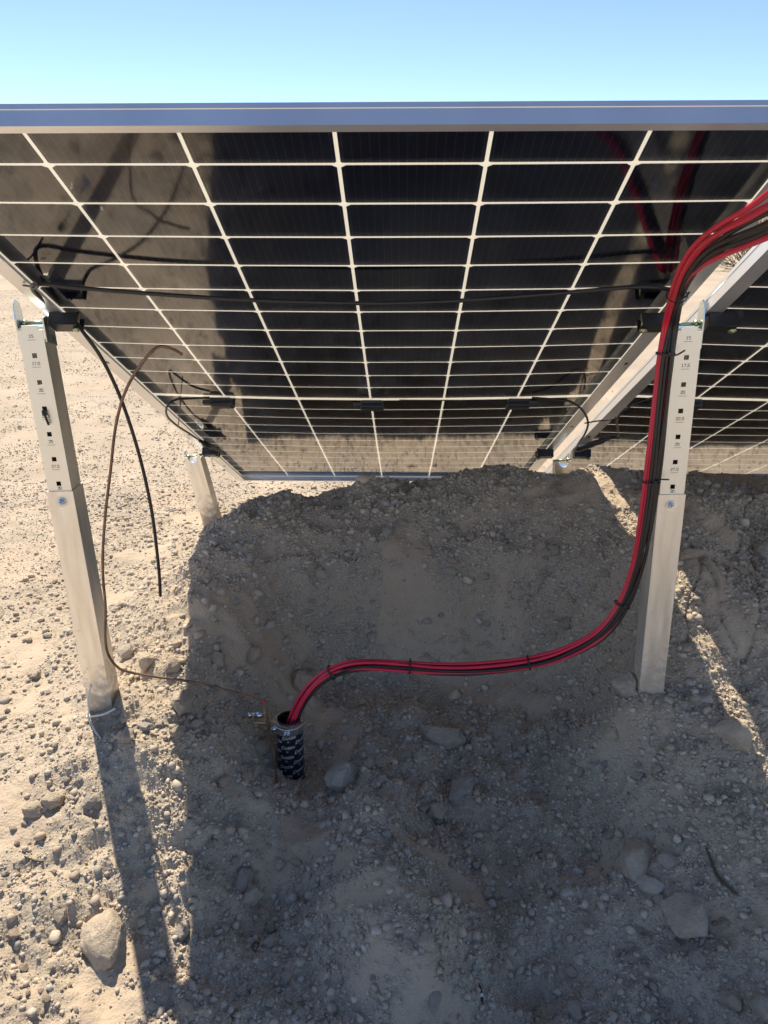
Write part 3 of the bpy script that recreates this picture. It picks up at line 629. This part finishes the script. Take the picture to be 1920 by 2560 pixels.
def clamp(root, Minv, xc, v, side, long=.052):
    "black clamp block gripping the rear flange of a panel frame"
    R_ = Minv @ Matrix.Translation(pan(xc, v, ZB)) @ Matrix((PX, PY, PZ)).transposed().to_4x4()
    mb = MB(); t = .003; D = .036; Hh = .024
    mb.box((0, 0, Hh - t / 2 + .001), (long, D, t), R_, .0006); mb.box((0, -D / 2 + t / 2, Hh / 2), (long - .001, t, Hh - .004), R_); mb.box((0, D / 2 - t / 2, Hh / 2), (long - .001, t, Hh - .004), R_)
    mb.box((-side * (long / 2 - t / 2), 0, Hh / 2), (t, D - 2 * t, Hh - .004), R_); mb.box((side * long * .30, 0, Hh * .48), (t, D - 2 * t, Hh - .006), R_)
    c = mb.build('clamp', M['black'], root)
    mb = MB(); mb.cyl(R_ @ V((side * (long / 2 - .006), 0, -.004)), R_ @ V((side * (long / 2 - .006), 0, Hh + .008)), .004, 12); mb.cyl(R_ @ V((side * (long / 2 - .006), 0, Hh + .002)), R_ @ V((side * (long / 2 - .006), 0, Hh + .006)), .0075, 6)
    mb.build('clamp_bolt', M['zincy'], c); return c
def rear_leg(top, base, label, tall_side, clamps, cut):
    Mx = leg_frame(top, base); L = (V(top) - V(base)).length
    root = empty('support_leg', base); root.matrix_world = Mx; tag(root, label, 'support leg', 'telescopic rear legs'); Mi = Mx.inverted()
    zt = L                                            # top of the scale plate
    zs = L - .315                                     # where the lower sleeve begins
    mb = MB(); tube_sq(mb, .0515, .0515, -.10, zs, .0022); mb.build('lower_sleeve', M['leg'], root)
    mb = MB(); w = .0462; hs = .0088; pitch = .0492
    holes = [zt - .054 - k * pitch for k in range(6)]; holes = [h for h in holes if h > zs + .004]
    mb.bm(wall_with_holes(w, zs - .08, zt, holes, hs, -w / 2, .0022, .0085))
    mb.bm(wall_with_holes(w, zs - .08, zt - .030, holes[:2], hs * 1.5, w / 2 - .0022, .0022))
    for s in (-1, 1): mb.box((s * (w / 2 - .0011), 0, (zs - .08 + zt - .030) / 2), (.0022, w - .0044, zt - .030 - zs + .08))
    post = mb.build('upper_post', M['post'], root)
    mb = MB(); names = ['15', '17.5', '20', '22.5', '25', '27.5', '30']
    for k, nme in enumerate(names):
        zc = zt - .0225 - k * pitch + .001
        if zc < zs: zc = zs + .0035
        strokes(mb, nme, 0, zc, -w / 2 - .0004, .0050, .00036)
        zl = zc - .0046
        if zl > zs + .001: mb.add([(-.0076, -w / 2 - .0004, zl), (.0076, -w / 2 - .0004, zl), (.0076, -w / 2 - .0004, zl + .0006), (-.0076, -w / 2 - .0004, zl + .0006)], [[0, 1, 2, 3]])
    mb.build('scale_marking', M['ink'], post)
    bolt_set(None, None, (0, -.0258, zs - .022), root)
    # saddle bracket that carries the frames
    s = tall_side; t = .0025
    mb = MB(); tall = [(-.017, zt - .040), (.010, zt - .040), (.012, zt + .022), (.008, zt + .038), (-.004, zt + .044), (-.014, zt + .036), (-.018, zt + .010)]
    mb.bm(plate(tall, 'x', s * .0242 - (t if s < 0 else 0), t)); mb.build('bracket_tab', M['zinc'], root)
    mb = MB(); short = [(-.020, zt - .030), (.020, zt - .044), (.020, zt + .004), (-.006, zt + .014), (-.020, zt + .012)]
    mb.bm(plate(short, 'x', -s * .0242 - (t if s > 0 else 0), t))
    mb.box((0, .004, zt - .006), (.046, .034, .0025)); mb.build('saddle_bracket', M['zinc'], root)
    mb = MB(); mb.cyl((-.026, .004, zt + .001), (.026, .004, zt + .001), .0035, 14); mb.cyl((s * .0215, .004, zt + .001), (s * .016, .004, zt + .001), .007, 6); mb.cyl((-s * .0268, .004, zt + .001), (-s * .031, .004, zt + .001), .006, 6); mb.build('cross_bolt', M['zincy'], root)
    for xc, v, sd in clamps: clamp(root, Mi, xc, v, sd)
    return root
VR = .56
leg_l = rear_leg((-.589, .472, .895), (-.564, .473, .065), 'left rear telescopic steel leg with angle scale beside the loose copper wire', -1, [(-.530, VR, 1)], 0)
leg_r = rear_leg((.588, .480, .893), (.610, .484, .115), 'right rear telescopic steel leg carrying the red and black cables', 1, [(.530, VR, -1), (.647, VR, 1)], 0)
def front_leg(top, base, label, sides, clamps):
    Mx = leg_frame(top, base); L = (V(top) - V(base)).length
    root = empty('front_leg', base); root.matrix_world = Mx; tag(root, label, 'support leg', 'short front legs'); Mi = Mx.inverted(); w = .0515
    mb = MB(); n = [(-w / 2, -.25), (w / 2, -.25), (w / 2, L)]
    arc = [(.016 * math.cos(a) + .001, L + .000 - .020 * math.sin(a)) for a in [math.pi * k / 12 for k in range(13)]]
    out = n + arc + [(-w / 2, L)]
    mb.bm(plate(out, 'y', -w / 2, .0022)); mb.bm(plate([(-w / 2, -.25), (w / 2, -.25), (w / 2, L - .03), (-w / 2, L - .03)], 'y', w / 2 - .0022, .0022))
    for s in (-1, 1): mb.box((s * (w / 2 - .0011), 0, (L - .26) / 2), (.0022, w - .0046, L + .24))
    mb.build('tube', M['leg'], root)
    mb = MB(); 
    for s in sides: mb.bm(plate([(-.012, L - .02), (.012, L - .02), (.012, L + .012), (.004, L + .02), (-.008, L + .018), (-.012, L + .008)], 'x', s * .0235, .0025))
    mb.box((0, 0, L - .024), (.045, .036, .0025)); mb.build('saddle_bracket', M['zinc'], root)
    mb = MB(); mb.cyl((-.028, -.006, L - .004), (.028, -.006, L - .004), .004, 12); mb.cyl((sides[0] * .024, -.006, L - .004), (sides[0] * .012, -.006, L - .004), .0075, 6); mb.build('cross_bolt', M['zincy'], root)
    for xc, v, sd in clamps: clamp(root, Mi, xc, v, sd)
    return root
VF = 1.68
front_leg((-.589, 1.457, .345), (-.543, 1.464, .088), 'left front short steel leg standing in the sun at the bank', [-1], [(-.530, VF, 1)])
front_leg((.589, 1.463, .335), (.600, 1.470, .18), 'right front short steel leg behind the bank between the panels', [1], [(.530, VF, -1), (.647, VF, 1)])

# ------------------------------------------------------------------ cable bundle into the conduit
BPP = [(2060, 446, .25), (1995, 486, .20), (1930, 526, .16), (1875, 557, .13), (1818, 587, .105), (1772, 617, .085), (1737, 651, .070), (1710, 693, .058), (1692, 738, .052)]     # pixel, distance off the panel back
BP = [(1677, 800, .42), (1664, 884, .425), (1652, 1000, .43), (1641, 1100, .43), (1628, 1205, .435), (1608, 1340, .44), (1590, 1425, .445), (1555, 1512, .45), (1498, 1585, .455), (1410, 1633, .46), (1322, 1657, .465), (1200, 1670, .47),
      (1100, 1671, .48), (1025, 1666, .485), (940, 1661, .49), (880, 1664, .495), (828, 1681, .50), (782, 1716, .50), (748, 1762, .50), (727, 1812, .50), (717, 1860, .50), (714, 1900, .50)]
axis_pts = spline([at_panel(*p) for p in BPP] + [at(*p) for p in BP], 5)
R_C = .0035
def offset_path(keys, seed):
    "keys: (share of the length, sideways, depth) in cable diameters"
    out = []; N = len(axis_pts); r = random.Random(seed); a0, a1, b0, b1 = r.uniform(0, 6), r.uniform(0, 6), r.uniform(.18, .34), r.uniform(.15, .3)
    ku = [k[0] for k in keys]
    for i, p in enumerate(axis_pts):
        t = (axis_pts[min(i + 1, N - 1)] - axis_pts[max(i - 1, 0)]).normalized(); view = (p - CAM).normalized()
        nn = -t.cross(view).normalized() * SGN
        u = i / (N - 1); nf = float(np.interp(u, ku, [k[1] for k in keys])); df = float(np.interp(u, ku, [k[2] for k in keys]))
        loose = 1.0 + 1.0 * max(0, .24 - u) / .24
        out.append(p + nn * ((nf * R_C * 2 + .0012 * math.sin(b0 * i + a0)) * loose) + view * (df * R_C * 2 + .0012 * math.sin(b1 * i + a1)))
    return out
SGN = 1; _t = offset_path([(0, 1, 0), (1, 1, 0)], 1)
SGN = 1 if (CAM_R.transposed() @ (_t[60] - axis_pts[60])).x < 0 else -1       # positive offsets lie to the left of the leg run, on top of the low run
UA, UB0, UB1, UC, UD = 0.0, .34, .49, .62, 1.0
REDS = [[(UA, 1.5, 0), (.27, 1.4, 0), (UB0, 1.6, 0), (UB1, 1.5, .2), (UC, 1.35, .1), (.85, 1.3, .1), (UD, .8, .1)], [(UA, .6, -.5), (.27, .6, -.5), (UB0, .95, .15), (UB1, .9, .2), (UC, .4, -.65), (.85, .35, -.7), (UD, -.1, -.8)],
        [(UA, .5, .7), (.27, .6, .6), (UB0, .0, 1.3), (UB1, .3, 1.2), (UC, .6, .9), (UD, -.2, .9)], [(UA, -2.2, .4), (.18, -1.8, .3), (.27, -.9, 1.2), (UB0, -.8, 1.3), (UB1, -.6, 1.3), (UC, -1.5, .3), (.75, -1.4, .3), (.85, -.5, -.8), (UD, -.9, -.5)]]
BLKS = [[(UA, -.7, .6), (.27, -.5, .2), (UB0, .35, -.35), (UB1, .3, -.4), (UC, -.75, -.45), (.85, -.8, -.4), (UD, 1.6, .3)], [(UA, .1, 1.5), (.27, -.2, 1.0), (UB0, -.4, -.3), (UB1, -.5, -.3), (UC, -.4, .5), (UD, -1.2, .6)],
        [(UA, -1.4, .9), (.27, -1.2, .3), (UB0, -1.4, -.2), (UB1, -1.4, -.2), (UC, -.7, 1.2), (UD, 1.4, .9)], [(UA, -1.2, 1.2), (.27, -1.2, 1.0), (UB0, -1.8, .6), (UB1, -1.7, .6), (UC, -1.5, .9), (UD, -1.6, -.2)]]
redlab = ['red cable on the outer left of the bundle down the right leg', 'red cable in front on the low run of the bundle', 'red cable behind the front ones on the low run', 'red cable that swings apart lowest at the upper right']
blklab = ['foremost black cable of the bundle strapped to the right leg', 'black cable beneath the red ones in the low run', 'black cable nearest the metal of the right leg', 'hindmost black cable of the bundle on the right leg']
for i, k in enumerate(REDS): tag(MB().tube(offset_path(k, 40 + i), R_C, 10).build('red_cable', M['redcable']), redlab[i], 'cable', 'bundled cables')
for i, k in enumerate(BLKS): tag(MB().tube(offset_path(k, 60 + i), R_C, 10).build('black_cable', M['blackcable']), blklab[i], 'cable', 'bundled cables')
def tie(u_px, label, rx=.0155, ry=.0115, tail=None):
    i = min(range(len(axis_pts)), key=lambda k: (axis_pts[k] - at(*u_px)).length); p = axis_pts[i]; t = (axis_pts[i + 1] - axis_pts[i - 1]).normalized()
    view = (p - CAM).normalized(); nn = -t.cross(view).normalized() * SGN; vv = nn.cross(t); p = p + view * .0018
    ring = [p + nn * rx * math.cos(a) + vv * ry * math.sin(a) for a in [2 * math.pi * k / 28 for k in range(29)]]
    mb = MB(); n = len(ring); vs = []
    for q in ring: vs += [q + t * .0018, q - t * .0018, (q - p) * 1.09 + p - t * .0018, (q - p) * 1.09 + p + t * .0018]
    fs = []
    for k in range(n - 1):
        for m_ in range(4): fs.append([4 * k + m_, 4 * k + (m_ + 1) % 4, 4 * k + 4 + (m_ + 1) % 4, 4 * k + 4 + m_])
    mb.add(vs, fs)
    hp = p - view * (ry + .002) - nn * rx * .5
    root = tag(mb.build('cable_tie', M['plastic']), label, 'cable tie', 'black cable ties')
    hb = MB(); Mh = Matrix.Translation(hp) @ Matrix((nn, t, view)).transposed().to_4x4(); hb.box((0, 0, 0), (.007, .0055, .005), Mh, .0008); hb.build('tie_head', M['plastic'], root)
    if tail: MB().tube(spline([hp] + [at(*q) for q in tail], 4), .0016, 6).build('tie_tail', M['plastic'], root)
    return root
TP = at_panel(1692, 738, .052)
tie((1692, 738, TP.y), 'black tie where the bundle meets the panel frame', tail=[(1712, 744, TP.y - .01), (1724, 730, TP.y - .01)])
tie((1664, 884, .425), 'black tie through the top hole of the right leg', tail=[(1690, 888, .425), (1712, 876, .44)])
tie((1628, 1205, .435), 'black tie through the lowest hole of the right leg', tail=[(1650, 1199, .43), (1672, 1199, .445)])
tie((1555, 1512, .45), 'black tie where the bundle leaves the right leg'); tie((1322, 1657, .465), 'black tie on the low run near the cable bend')
tie((1025, 1666, .485), 'black tie midway along the low cable run'); tie((828, 1681, .50), 'black tie on the arch above the conduit')

# ------------------------------------------------------------------ single cables on the back of the panel
def cable(name, pts, r, m, label, cat='cable', n=10, step=6): return tag(MB().tube(spline(pts, step), r, n).build(name, M[m]), label, cat)
z1 = .035
cable('long_black_cable', [at_panel(150, 790, .012), at_panel(110, 752, .018), at_panel(82, 724, .030), at_panel(96, 710, .036), at_panel(200, 720, .036), at_panel(400, 736, .037), at_panel(640, 751, .040), at_panel(900, 758, .041), at_panel(1010, 757, .041), at_panel(1160, 751, .040), at_panel(1400, 733, .036), at_panel(1560, 719, .034), at_panel(1630, 717, .034), at_panel(1672, 724, .036), at_panel(1688, 731, .038)], .0036, 'blackcable', 'long black cable slung across the back of the panel')
t_ = MB(); t_.tube(spline([at_panel(58, 713, .0235), at_panel(74, 716, .030), at_panel(88, 722, .042), at_panel(96, 712, .043), at_panel(84, 702, .030)], 5), .0018, 6)
tag(t_.build('cable_tie', M['plastic']), 'black tie holding the long cable to the left frame', 'cable tie', 'black cable ties')
cable('hanging_black_cable', [at_panel(172, 792, .020), at_panel(190, 806, .034), at(212, 836, .44), at(252, 892, .45), at(292, 972, .47), at(322, 1052, .49), at(346, 1130, .50), at(367, 1215, .51), at(382, 1295, .515), at(392, 1375, .52), at(398, 1435, .525), at(401, 1490, .53)], .0034, 'blackcable', 'loose black cable dangling from the left clamp with a cut end')
# bare copper wire from the free end down to the lug
lugp = at(672, 1790, .485)
cg = hit_ground(694, 1972)[0]
cable('copper_wire', [at(455, 886, .36), at(432, 873, .35), at(404, 866, .34), at(382, 876, .34), at(352, 912, .34), at(322, 960, .35), at(302, 1012, .36), at(287, 1080, .37), at(276, 1180, .38), at(264, 1280, .39), at(257, 1380, .40), at(258, 1450, .40), at(264, 1520, .405), at(263, 1590, .41), at(269, 1632, .41), at(286, 1660, .415), at(312, 1677, .42), at(380, 1691, .43), at(450, 1700, .44), at(520, 1713, .455), at(600, 1735, .47), at(652, 1752, .475), at(664, 1762, .474), at(669, 1790, .474), at(676, 1840, .472), at(686, 1900, .462), (cg.x, cg.y, cg.z), (cg.x + .002, cg.y - .005, cg.z - .05)], .0027, 'copper', 'bare copper earth wire curving past the left leg to the conduit lug', 'wire')
# module leads with connectors
tag(MB().tube(spline([at_panel(524, 994, .016), at_panel(480, 996, .022), at_panel(440, 999, .035), at_panel(418, 1015, .050), at_panel(418, 1040, .055), at_panel(440, 1062, .045), at_panel(475, 1085, .035), at_panel(510, 1108, .034)], 6), .0028, 8).build('panel_lead', M['blackcable']), 'black panel lead looping from the left junction box to the frame', 'cable')
c_ = MB(); a, b = at_panel(500, 1102, .036), at_panel(560, 1134, .030); c_.tube([a, a.lerp(b, .15), a.lerp(b, .16), a.lerp(b, .5), a.lerp(b, .51), b], .008, 12, True, [.005, .006, .0085, .0085, .0068, .006])
tag(c_.build('cable_connector', M['plastic']), 'black plug connector at the left front clamp', 'connector')
t_ = MB(); t_.tube(spline([at_panel(452, 995, .030), at_panel(450, 1020, .046), at_panel(446, 1060, .048), at_panel(444, 1066, .040)], 5), .0015, 6); tag(t_.build('cable_tie', M['plastic']), 'thin black tie bridging the loop of the left panel lead', 'cable tie', 'black cable ties')
tag(MB().tube(spline([at_panel(1330, 994, .014), at_panel(1380, 998, .022), at_panel(1425, 1004, .040), at_panel(1456, 1025, .055), at_panel(1470, 1056, .060), at_panel(1462, 1085, .055), at_panel(1445, 1110, .045), at_panel(1443, 1124, .040)], 6), .0028, 8).build('panel_lead', M['blackcable']), 'black panel lead looping over the frame at the gap', 'cable')
tag(MB().tube(spline([at_panel(1640, 992, .015), at_panel(1590, 1008, .030), at_panel(1555, 1030, .048), at_panel(1542, 1052, .052), at_panel(1546, 1075, .050), at_panel(1544, 1090, .046), at_panel(1530, 1095, .044)], 6), .0028, 8).build('panel_lead', M['blackcable']), 'black panel lead dropping from the right panel to the plug', 'cable')
c_ = MB(); a, b = at_panel(1441, 1124, .042), at_panel(1532, 1093, .045); c_.tube([a, a.lerp(b, .05), a.lerp(b, .06), a.lerp(b, .45), a.lerp(b, .46), a.lerp(b, .75), a.lerp(b, .76), b], .008, 12, True, [.007, .009, .0095, .0095, .008, .008, .005, .004])
tag(c_.build('cable_connector', M['plastic']), 'black plug connector lying across the gap between the panels', 'connector')
t_ = MB(); t_.tube(spline([at_panel(1462, 1058, .062), at_panel(1490, 1053, .064), at_panel(1520, 1050, .062), at_panel(1546, 1046, .056)], 4), .0018, 6); tag(t_.build('cable_tie', M['plastic']), 'thin black tie bridging the leads across the gap', 'cable tie', 'black cable ties')
# ties through the holes and the white tie at the foot
lt = leg_l.matrix_world
t_ = MB(); hz_ = (V((-.589, .472, .895)) - V((-.564, .473, .065))).length - .054 - 2 * .0492
t_.box((0, -.026, hz_ - .007), (.008, .007, .010), lt, .001); t_.tube([lt @ V((0, -.020, hz_ + .002)), lt @ V((0, -.028, hz_ - .004)), lt @ V((.002, -.030, hz_ - .014)), lt @ V((.004, -.0275, hz_ - .030))], .0022, 6)
tag(t_.build('cable_tie', M['plastic']), 'short black tie poking out of a hole in the left leg', 'cable tie', 'black cable ties')
wb = hit_ground(228, 1796)[0] + V((0, -.012, .012)); we = hit_ground(252, 1850)[0]
t_ = MB(); t_.tube(spline([at(228, 1712, .415), at(220, 1745, .405), at(222, 1775, .40), wb, at(238, 1828, we.y + .02), we + V((0, 0, .003))], 5), .0021, 7); t_.tube(spline([wb, at(258, 1786, .40), at(288, 1771, .41)], 4), .0021, 7)
root = tag(t_.build('cable_tie', M['white']), 'white nylon tie lying at the foot of the left leg', 'cable tie')
MB().box(wb, (.008, .007, .006), None, .001).build('tie_head', M['white'], root)

# ------------------------------------------------------------------ conduit with printed wrap
cc = at(722, 1797, .50); cx, cy, cz = cc; CR = .0300
root = empty('conduit', (cx, cy, cz - .17)); tag(root, 'short upright conduit in printed black wrap with cables entering it', 'conduit')
inv = Matrix.Translation(-V((cx, cy, cz - .17)))
def ringtube(r0, r1, z0, z1, n=48):
    vs = []; fs = []
    for rr_, zz in ((r0, z0), (r1, z0), (r1, z1), (r0, z1)):
        for k in range(n): a = 2 * math.pi * k / n; vs.append((rr_ * math.cos(a), rr_ * math.sin(a), zz))
    for q in range(4):
        for k in range(n): fs.append([q * n + k, q * n + (k + 1) % n, ((q + 1) % 4) * n + (k + 1) % n, ((q + 1) % 4) * n + k])
    bm = bmesh.new(); bv = [bm.verts.new(v) for v in vs]
    for f in fs: bm.faces.new([bv[i] for i in f])
    bmesh.ops.recalc_face_normals(bm, faces=bm.faces[:]); m = MB(); m.bm(bm); m.sm = [True] * len(m.sm); return m
ZT = .17
def sharp(o):
    o.data.set_sharp_from_angle(angle=math.radians(35)); return o
sharp(ringtube(.0262, CR - .0010, -.12, ZT - .004).build('pipe', M['plastic'], root))
wr = ringtube(CR - .0009, CR + .0002, -.12, ZT - .012)
wrap = sharp(wr.build('wrap', M['wrap'], root))
bush = sharp(ringtube(.0258, CR + .0030, ZT - .024, ZT + .0005).build('bushing', M['alu'], root))
sharp(ringtube(CR + .0028, CR + .0045, ZT - .010, ZT - .007).build('bushing_rim', M['alu'], bush)); sharp(ringtube(.0235, .0262, ZT - .006, ZT + .003).build('throat_liner', M['plastic'], bush))
def polar(a, r, z): a = math.radians(a); return V((r * math.cos(a), r * math.sin(a), z))
for a in (205, 262, 275):
    m_ = MB(); d = polar(a, 1, 0); m_.cyl(polar(a, CR + .001, ZT - .016), polar(a, CR + .009, ZT - .016), .0058 if a == 205 else .0035, 16); m_.cyl(polar(a, CR + .009, ZT - .016), polar(a, CR + .0115, ZT - .016), .0042 if a == 205 else .0026, 12); m_.build('screw', M['bolt'], bush)
M['brass'] = mat('tinned_lug', (0.56, 0.50, 0.39), 0.42, 1.0, var=0.1, scale=80)
m_ = MB(); m_.box((-.0375, .000, ZT - .010), (.012, .016, .018), None, .001); m_.box((-.047, -.002, ZT + .002), (.012, .015, .005), None, .001)
m_.box((-.052, -.002, ZT + .008), (.0045, .016, .028), None, .001); m_.box((-.064, -.002, ZT - .006), (.028, .016, .005), None, .001); m_.box((-.0775, -.002, ZT + .004), (.0045, .016, .022), None, .001)
lug = m_.build('earth_lug', M['brass'], root)
m_ = MB(); m_.cyl((-.090, -.002, ZT + .011), (-.056, -.002, ZT + .011), .0048, 16); m_.cyl((-.090, -.002, ZT + .011), (-.083, -.002, ZT + .011), .0068, 6); m_.cyl((-.074, -.002, ZT + .011), (-.058, -.002, ZT + .011), .0075, 6); m_.build('clamp_screw', M['bolt'], lug)
tag(MB().box(at(661, 1754, .472), (.005, .004, .007), None, .001).build('red_tag', M['redcable']), 'tiny red wrap on the copper wire above the lug', 'tape')
def text_mesh(txt, size):
    cu = bpy.data.curves.new('t', 'FONT'); cu.body = txt; cu.size = size; cu.shear = .25; cu.offset = .0004; cu.align_x = 'CENTER'; cu.resolution_u = 3
    o = bpy.data.objects.new('t', cu); COL.objects.link(o); bpy.context.view_layer.update()
    me = bpy.data.meshes.new_from_object(o); bpy.data.objects.remove(o); vs = [v.co.copy() for v in me.vertices]; fs = [list(p.vertices) for p in me.polygons]; bpy.data.meshes.remove(me); return vs, fs
tv, tf = text_mesh('Dottie', .0120); tv2, tf2 = text_mesh('LR', .004)
mb = MB(); rad = CR + .0005
for r_ in range(16):
    z = ZT - .034 - r_ * .0130
    for c in range(3):
        a0 = math.radians(-86 + 120 * c + (r_ % 2) * 60 - r_ * 3)
        for tvx, tfx, da_, dz in ((tv, tf, 0, 0), (tv2, tf2, 1.05, .001)):
            vs = []
            for v in tvx:
                a = a0 + da_ + v.x / rad; zz = z + dz + v.y + (a - a0) * .004
                vs.append((rad * math.cos(a), rad * math.sin(a), zz))
            mb.add(vs, tfx)
mb.build('lettering', M['print'], wrap)

# ------------------------------------------------------------------ small debris
def on_ground(px, py, up=.003): p = hit_ground(px, py)[0]; return V((p.x, p.y, hz(p.x, p.y) + up))
tag(MB().tube(spline([on_ground(1764, 2135, .006), on_ground(1777, 2165, .008), on_ground(1790, 2200, .008), on_ground(1812, 2222, .006), on_ground(1842, 2243, .004)], 4), .0028, 7, True).build('twig', M['twig']), 'bent dry twig right of the lower right rocks', 'twig')
p0, p1 = on_ground(1198, 2468, .006), on_ground(1208, 2524, .007); d = (p1 - p0).normalized()
o = tag(MB().tube([p0, p0 + d * .008, p1 - d * .012, p1], .0022, 7, True, [.0008, .0026, .0026, .0008]).build('plastic_sliver', M['plastic']), 'thin black plastic offcut stuck in the dust near the bottom', 'offcut')
MB().tube([p0 + d * .014, p0 + d * .020], .0029, 8).build('white_band', M['white'], o)
tag(MB().tube(spline([on_ground(62, 2150, .002), on_ground(90, 2160, .003), on_ground(110, 2165, .002)], 3), .0016, 6).build('straw', M['twig']), 'pale dry straw on the sunlit gravel at left', 'twig')

# ------------------------------------------------------------------ dry brush far behind, seen through the gap
M['brush'] = mat('dry_brush', (0.20, 0.16, 0.11), 0.9, var=0.4, scale=3)
def brush(x, y, r, hgt, label, seed):
    rr_ = random.Random(seed); mb = MB(); root = empty('dry_shrub', (x, y, hz(x, y))); tag(root, label, 'shrub', 'dry shrubs on the flat')
    for k in range(90):
        a = rr_.uniform(0, 6.28); e = rr_.uniform(.15, 1.45); L_ = r * rr_.uniform(.5, 1.1); p = V((rr_.uniform(-.1, .1) * r, rr_.uniform(-.1, .1) * r, 0)); d = V((math.cos(a) * math.cos(e), math.sin(a) * math.cos(e), math.sin(e) * hgt / r)); pts = [p]
        for q in range(4): d = (d + V((rr_.uniform(-.35, .35), rr_.uniform(-.35, .35), rr_.uniform(-.2, .25)))).normalized(); p = p + d * L_ / 4; pts.append(p)
        mb.tube(pts, .008, 4, False, [.009, .007, .006, .005, .003])
        for q in range(3):
            b_ = pts[2 + q % 3]; dd = (d + V((rr_.uniform(-1, 1), rr_.uniform(-1, 1), rr_.uniform(-.5, .8)))).normalized(); mb.tube([b_, b_ + dd * L_ * .18, b_ + dd * L_ * .3 + V((0, 0, .02))], .004, 3, False)
    mb.build('branches', M['brush'], root)
for i, (px, Y, r, hgt, lab) in enumerate([(1895, 13.0, .9, .8, 'nearest dry shrub seen through the gap between the panels'), (1925, 17.0, 1.3, 1.1, 'dry shrub behind the nearest one in the panel gap'), (1860, 22.0, 1.2, .9, 'small dry shrub farthest away in the panel gap')]):
    q = at(px, 560, Y); brush(q.x, Y, r, hgt, lab, 70 + i)
